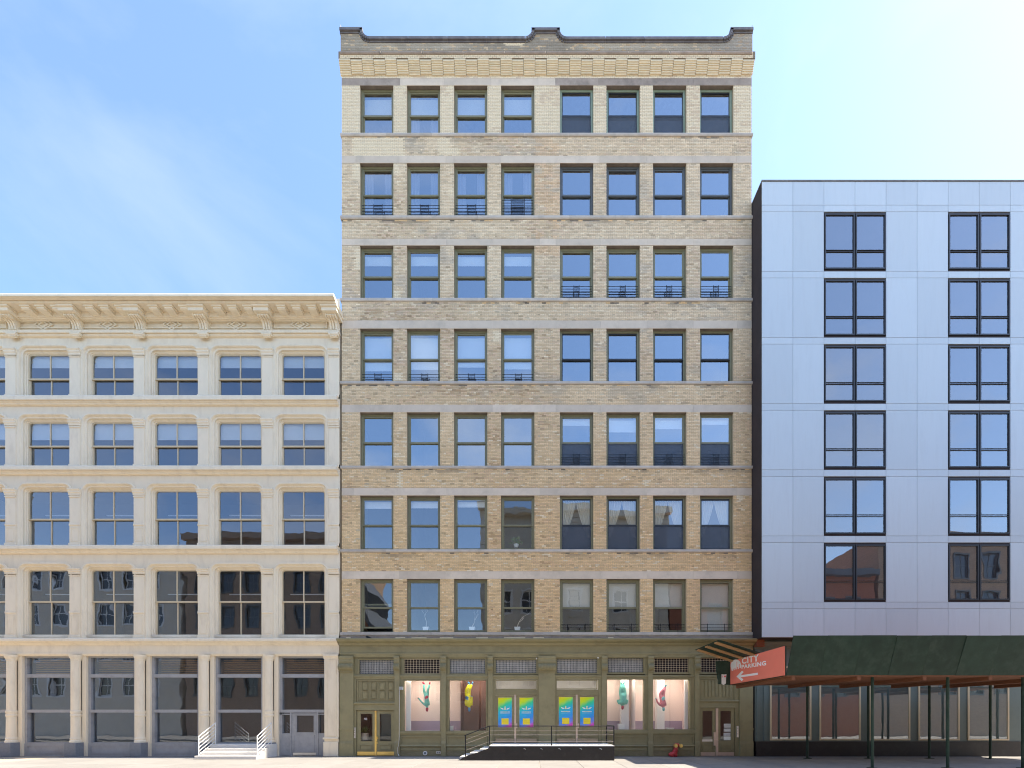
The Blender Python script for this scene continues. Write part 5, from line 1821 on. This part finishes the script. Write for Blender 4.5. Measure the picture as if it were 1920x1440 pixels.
# ---------------------------------------------------------------- plants on the upper window sills
for k, (x, lab, seed) in enumerate(((799, 'bare pale branch in white pot, second window of the lowest row from the cream building', 3), (885.5, 'thin bare branch in white pot, third window of the lowest row', 5), (970, 'forked bare branch in white pot, fourth window of the lowest row', 9))):
    Y = .42
    T = thing('potted_branch', lab, 'potted plant', (wx(x, -Y), Y, wz(1184, -Y) - .0), 'potted branches on the lowest row of sills')
    w2 = .15
    part('pot', MB().prism_y(-.13, .13, [(-.11, 0), (.11, 0), (.15, .21), (-.15, .21)]), 'pot', T)
    rr = random.Random(seed)
    b_ = MB()

    def grow(p, d_, l_, r_, dep):
        pts = [p]
        for _ in range(4):
            d_ = (d_ + Vector((rr.uniform(-.35, .35), rr.uniform(-.2, .2), rr.uniform(-.1, .2)))).normalized()
            p = p + d_ * l_ / 4
            pts.append(p)
        b_.tube([tuple(q_) for q_ in pts], [r_ * (1 - .15 * i) for i in range(5)], 5)
        if dep:
            for _ in range(2):
                grow(pts[rr.choice((2, 3, 4))], (d_ + Vector((rr.uniform(-1, 1), rr.uniform(-.4, .4), rr.uniform(-.1, .6)))).normalized(), l_ * .62, r_ * .55, dep - 1)
    grow(Vector((0, 0, .18)), Vector((.2, 0, 1)).normalized(), .55, .022, 3)
    part('branch', b_, 'branch', T)
T = thing('potted_fern', 'leafy green potted plant on the sill in the second row above the shopfront', 'potted plant', (wx(968, -.42), .42, wz(1027, -.42)))
part('pot', MB().lathe(0, 0, [(.09, 0), (.13, .16), (.12, .16)], 14), 'pot', T)
lf = MB()
rr = random.Random(4)
for k in range(90):
    a, el, l_ = rr.uniform(0, 6.28), rr.uniform(.1, 1.3), rr.uniform(.12, .38)
    d_ = Vector((math.cos(a) * math.cos(el), math.sin(a) * math.cos(el) * .4, math.sin(el)))
    c_ = Vector((0, 0, .17)) + d_ * l_
    s_ = d_.cross(Vector((rr.uniform(-1, 1), rr.uniform(-1, 1), rr.uniform(-1, 1)))).normalized() * rr.uniform(.02, .045)
    lf.quad(c_ - d_ * .07, c_ + s_, c_ + d_ * .07, c_ - s_)
tag(part('foliage', lf, 'leaf', T), kind='stuff')
BD = thing('floodlight', 'small black floodlight on a bracket above the shopfront cornice', 'lamp', (wx(692), -.14, wz(1197)))
part('bracket', MB().tube([(-.05, .1, .0), (-.05, -.02, .02), (-.03, -.02, .10)], .02, 6), 'black_iron', BD)
part('housing', MB().prism_y(-.10, .05, [(-.08, .06), (.0, .09), (.26, -.04), (.28, -.09), (.10, -.06), (-.06, -.0)]), 'black_iron', BD)

# plant inside the brass plated lobby
T = thing('lobby_plant', 'spiky green plant behind the glass of the brass plated door', 'potted plant', (wx(684, -.5), .5, wz(1388, -.5)))
part('pot', MB().lathe(0, 0, [(.16, 0), (.2, .36), (.19, .36)], 14), 'stone', T)
lf = MB()
for k in range(40):
    a, el = rr.uniform(0, 6.28), rr.uniform(.2, 1.4)
    d_ = Vector((math.cos(a) * math.cos(el), math.sin(a) * math.cos(el) * .5, math.sin(el)))
    s_ = d_.orthogonal().normalized() * .02
    c_ = Vector((0, 0, .36))
    lf.quad(c_, c_ + d_ * .2 + s_, c_ + d_ * rr.uniform(.3, .45), c_ + d_ * .2 - s_)
tag(part('foliage', lf, 'leaf', T), kind='stuff')

# ---------------------------------------------------------------- far side of the street (seen in the window glass)


def opposite(name, label, x0, x1, h, m_, fl_h, pitch, ww, wh, first, rustic=False, trim='opp_cream', glass=True):
    t = thing(name, label, 'building', ((x0 + x1) / 2, -22.2, 0))
    cx = (x0 + x1) / 2
    hs = []
    n = int((x1 - x0 - .6) / pitch)
    z = first
    while z + wh < h - .8:
        for i in range(n):
            a = x0 + ((x1 - x0) - n * pitch) / 2 + i * pitch + (pitch - ww) / 2
            hs.append((a, a + ww, z, z + wh))
        z += fl_h
    q = MB()
    q2 = MB()
    wall_cells(q2, x0, x1, 0, h, hs, 0.0)
    q2.v = [(x - cx, y, z_) for x, y, z_ in q2.v]
    q2.f = [tuple(reversed(f)) for f in q2.f]
    q2.quad((x0 - cx, 0, 0), (x0 - cx, 0, h), (x0 - cx, -12, h), (x0 - cx, -12, 0)).quad((x1 - cx, 0, 0), (x1 - cx, -12, 0), (x1 - cx, -12, h), (x1 - cx, 0, h))
    q2.quad((x0 - cx, -12, 0), (x1 - cx, -12, 0), (x1 - cx, -12, h), (x0 - cx, -12, h)).quad((x0 - cx, 0, h), (x1 - cx, 0, h), (x1 - cx, -12, h), (x0 - cx, -12, h))
    part('wall', q2, m_, t)
    if rustic:
        r_ = MB()
        zz = .6
        while zz < h - 1:
            for a, b in ((x0, x0 + .9), (x1 - .9, x1), (cx - .45, cx + .45)):
                r_.box(a - cx, b - cx, 0, .06, zz, zz + .5)
            zz += .56
        part('quoins', r_, m_, t)
    part('cornice', MB().box(x0 - .2 - cx, x1 + .2 - cx, .0, .55, h - .6, h + .01), trim, t)
    wm_, pm_ = None, None
    for a, b, c_, d_ in hs:
        if wm_ is None:
            W, H = b - a, d_ - c_
            wm_ = MB().frame(0, W, 0, H, .08, -.2, -.1).box(W / 2 - .03, W / 2 + .03, -.18, -.12, 0, H).box(.08, W - .08, -.19, -.11, H / 2 - .04, H / 2 + .04).frame(-.14, W + .14, -.14, H + .14, .14, 0, .07)
            wm_ = wm_.mesh('window', 'white_paint' if trim == 'opp_cream' else 'frame_grey')
            pm_ = MB().box(0, W, -.16, -.15, 0, H).mesh('pane', 'opp_glass')
        w_ = put('window', wm_, t, (a - cx, 0, c_))
        put('pane', pm_, w_)
    return t


mat('opp_glass', (0.03, 0.035, 0.045), 0.08, 0.1, 2, spec=0.8)
opposite('townhouse', 'pale stone building across the street mirrored in the middle windows', -5.2, 14.2, 23.6, 'opp_cream', 3.9, 2.4, 1.3, 2.2, 5.2, True)
opposite('townhouse', 'low white building across the street', -15.5, -5.4, 7.6, 'opp_cream', 3.4, 2.2, 1.1, 1.9, 3.6)
opposite('townhouse', 'brown brick building across the street mirrored in the cream building', -36, -19.5, 21, 'opp_brown', 3.6, 2.6, 1.2, 2.1, 4.2, trim='opp_brown')
opposite('townhouse', 'red brick building across the street with grey windows', 14.4, 34, 16.5, 'opp_red', 3.7, 2.5, 1.2, 2.1, 4.2, trim='opp_slate')
opposite('townhouse', 'pale terrace far along the opposite side, beyond the brown brick building', -62, -36.5, 19, 'opp_cream', 3.7, 2.5, 1.2, 2.1, 4.2)
opposite('townhouse', 'red brick warehouse at the far left of the opposite side', -88, -62.5, 22, 'opp_red', 3.8, 2.8, 1.4, 2.3, 4.4, trim='opp_slate')
opposite('townhouse', 'brown brick warehouse beyond the red brick house across the street', 34.4, 62, 20, 'opp_brown', 3.8, 2.8, 1.4, 2.3, 4.4, trim='opp_brown')
t = thing('gabled_house', 'red brick gabled house across the street with slate penthouse', 'building', (-17.5, -22.2, 0))
part('wall', MB().prism_y(-10, 0, [(-1.95, 0), (1.95, 0), (1.95, 9.5), (-.6, 13.6), (-1.95, 13.6)]), 'opp_red', t)
part('roof', MB().prism_y(-9.8, .12, [(2.15, 9.3), (2.15, 9.6), (-.5, 13.9), (-1.95, 13.9), (-1.95, 13.62), (-.62, 13.62)]), 'opp_slate', t)
ph_ = MB().prism_y(-8, -.3, [(-1.9, 13.9), (-.6, 13.9), (.4, 15.4), (-1.9, 18.3)])
o = part('penthouse', ph_, 'opp_slate', t)
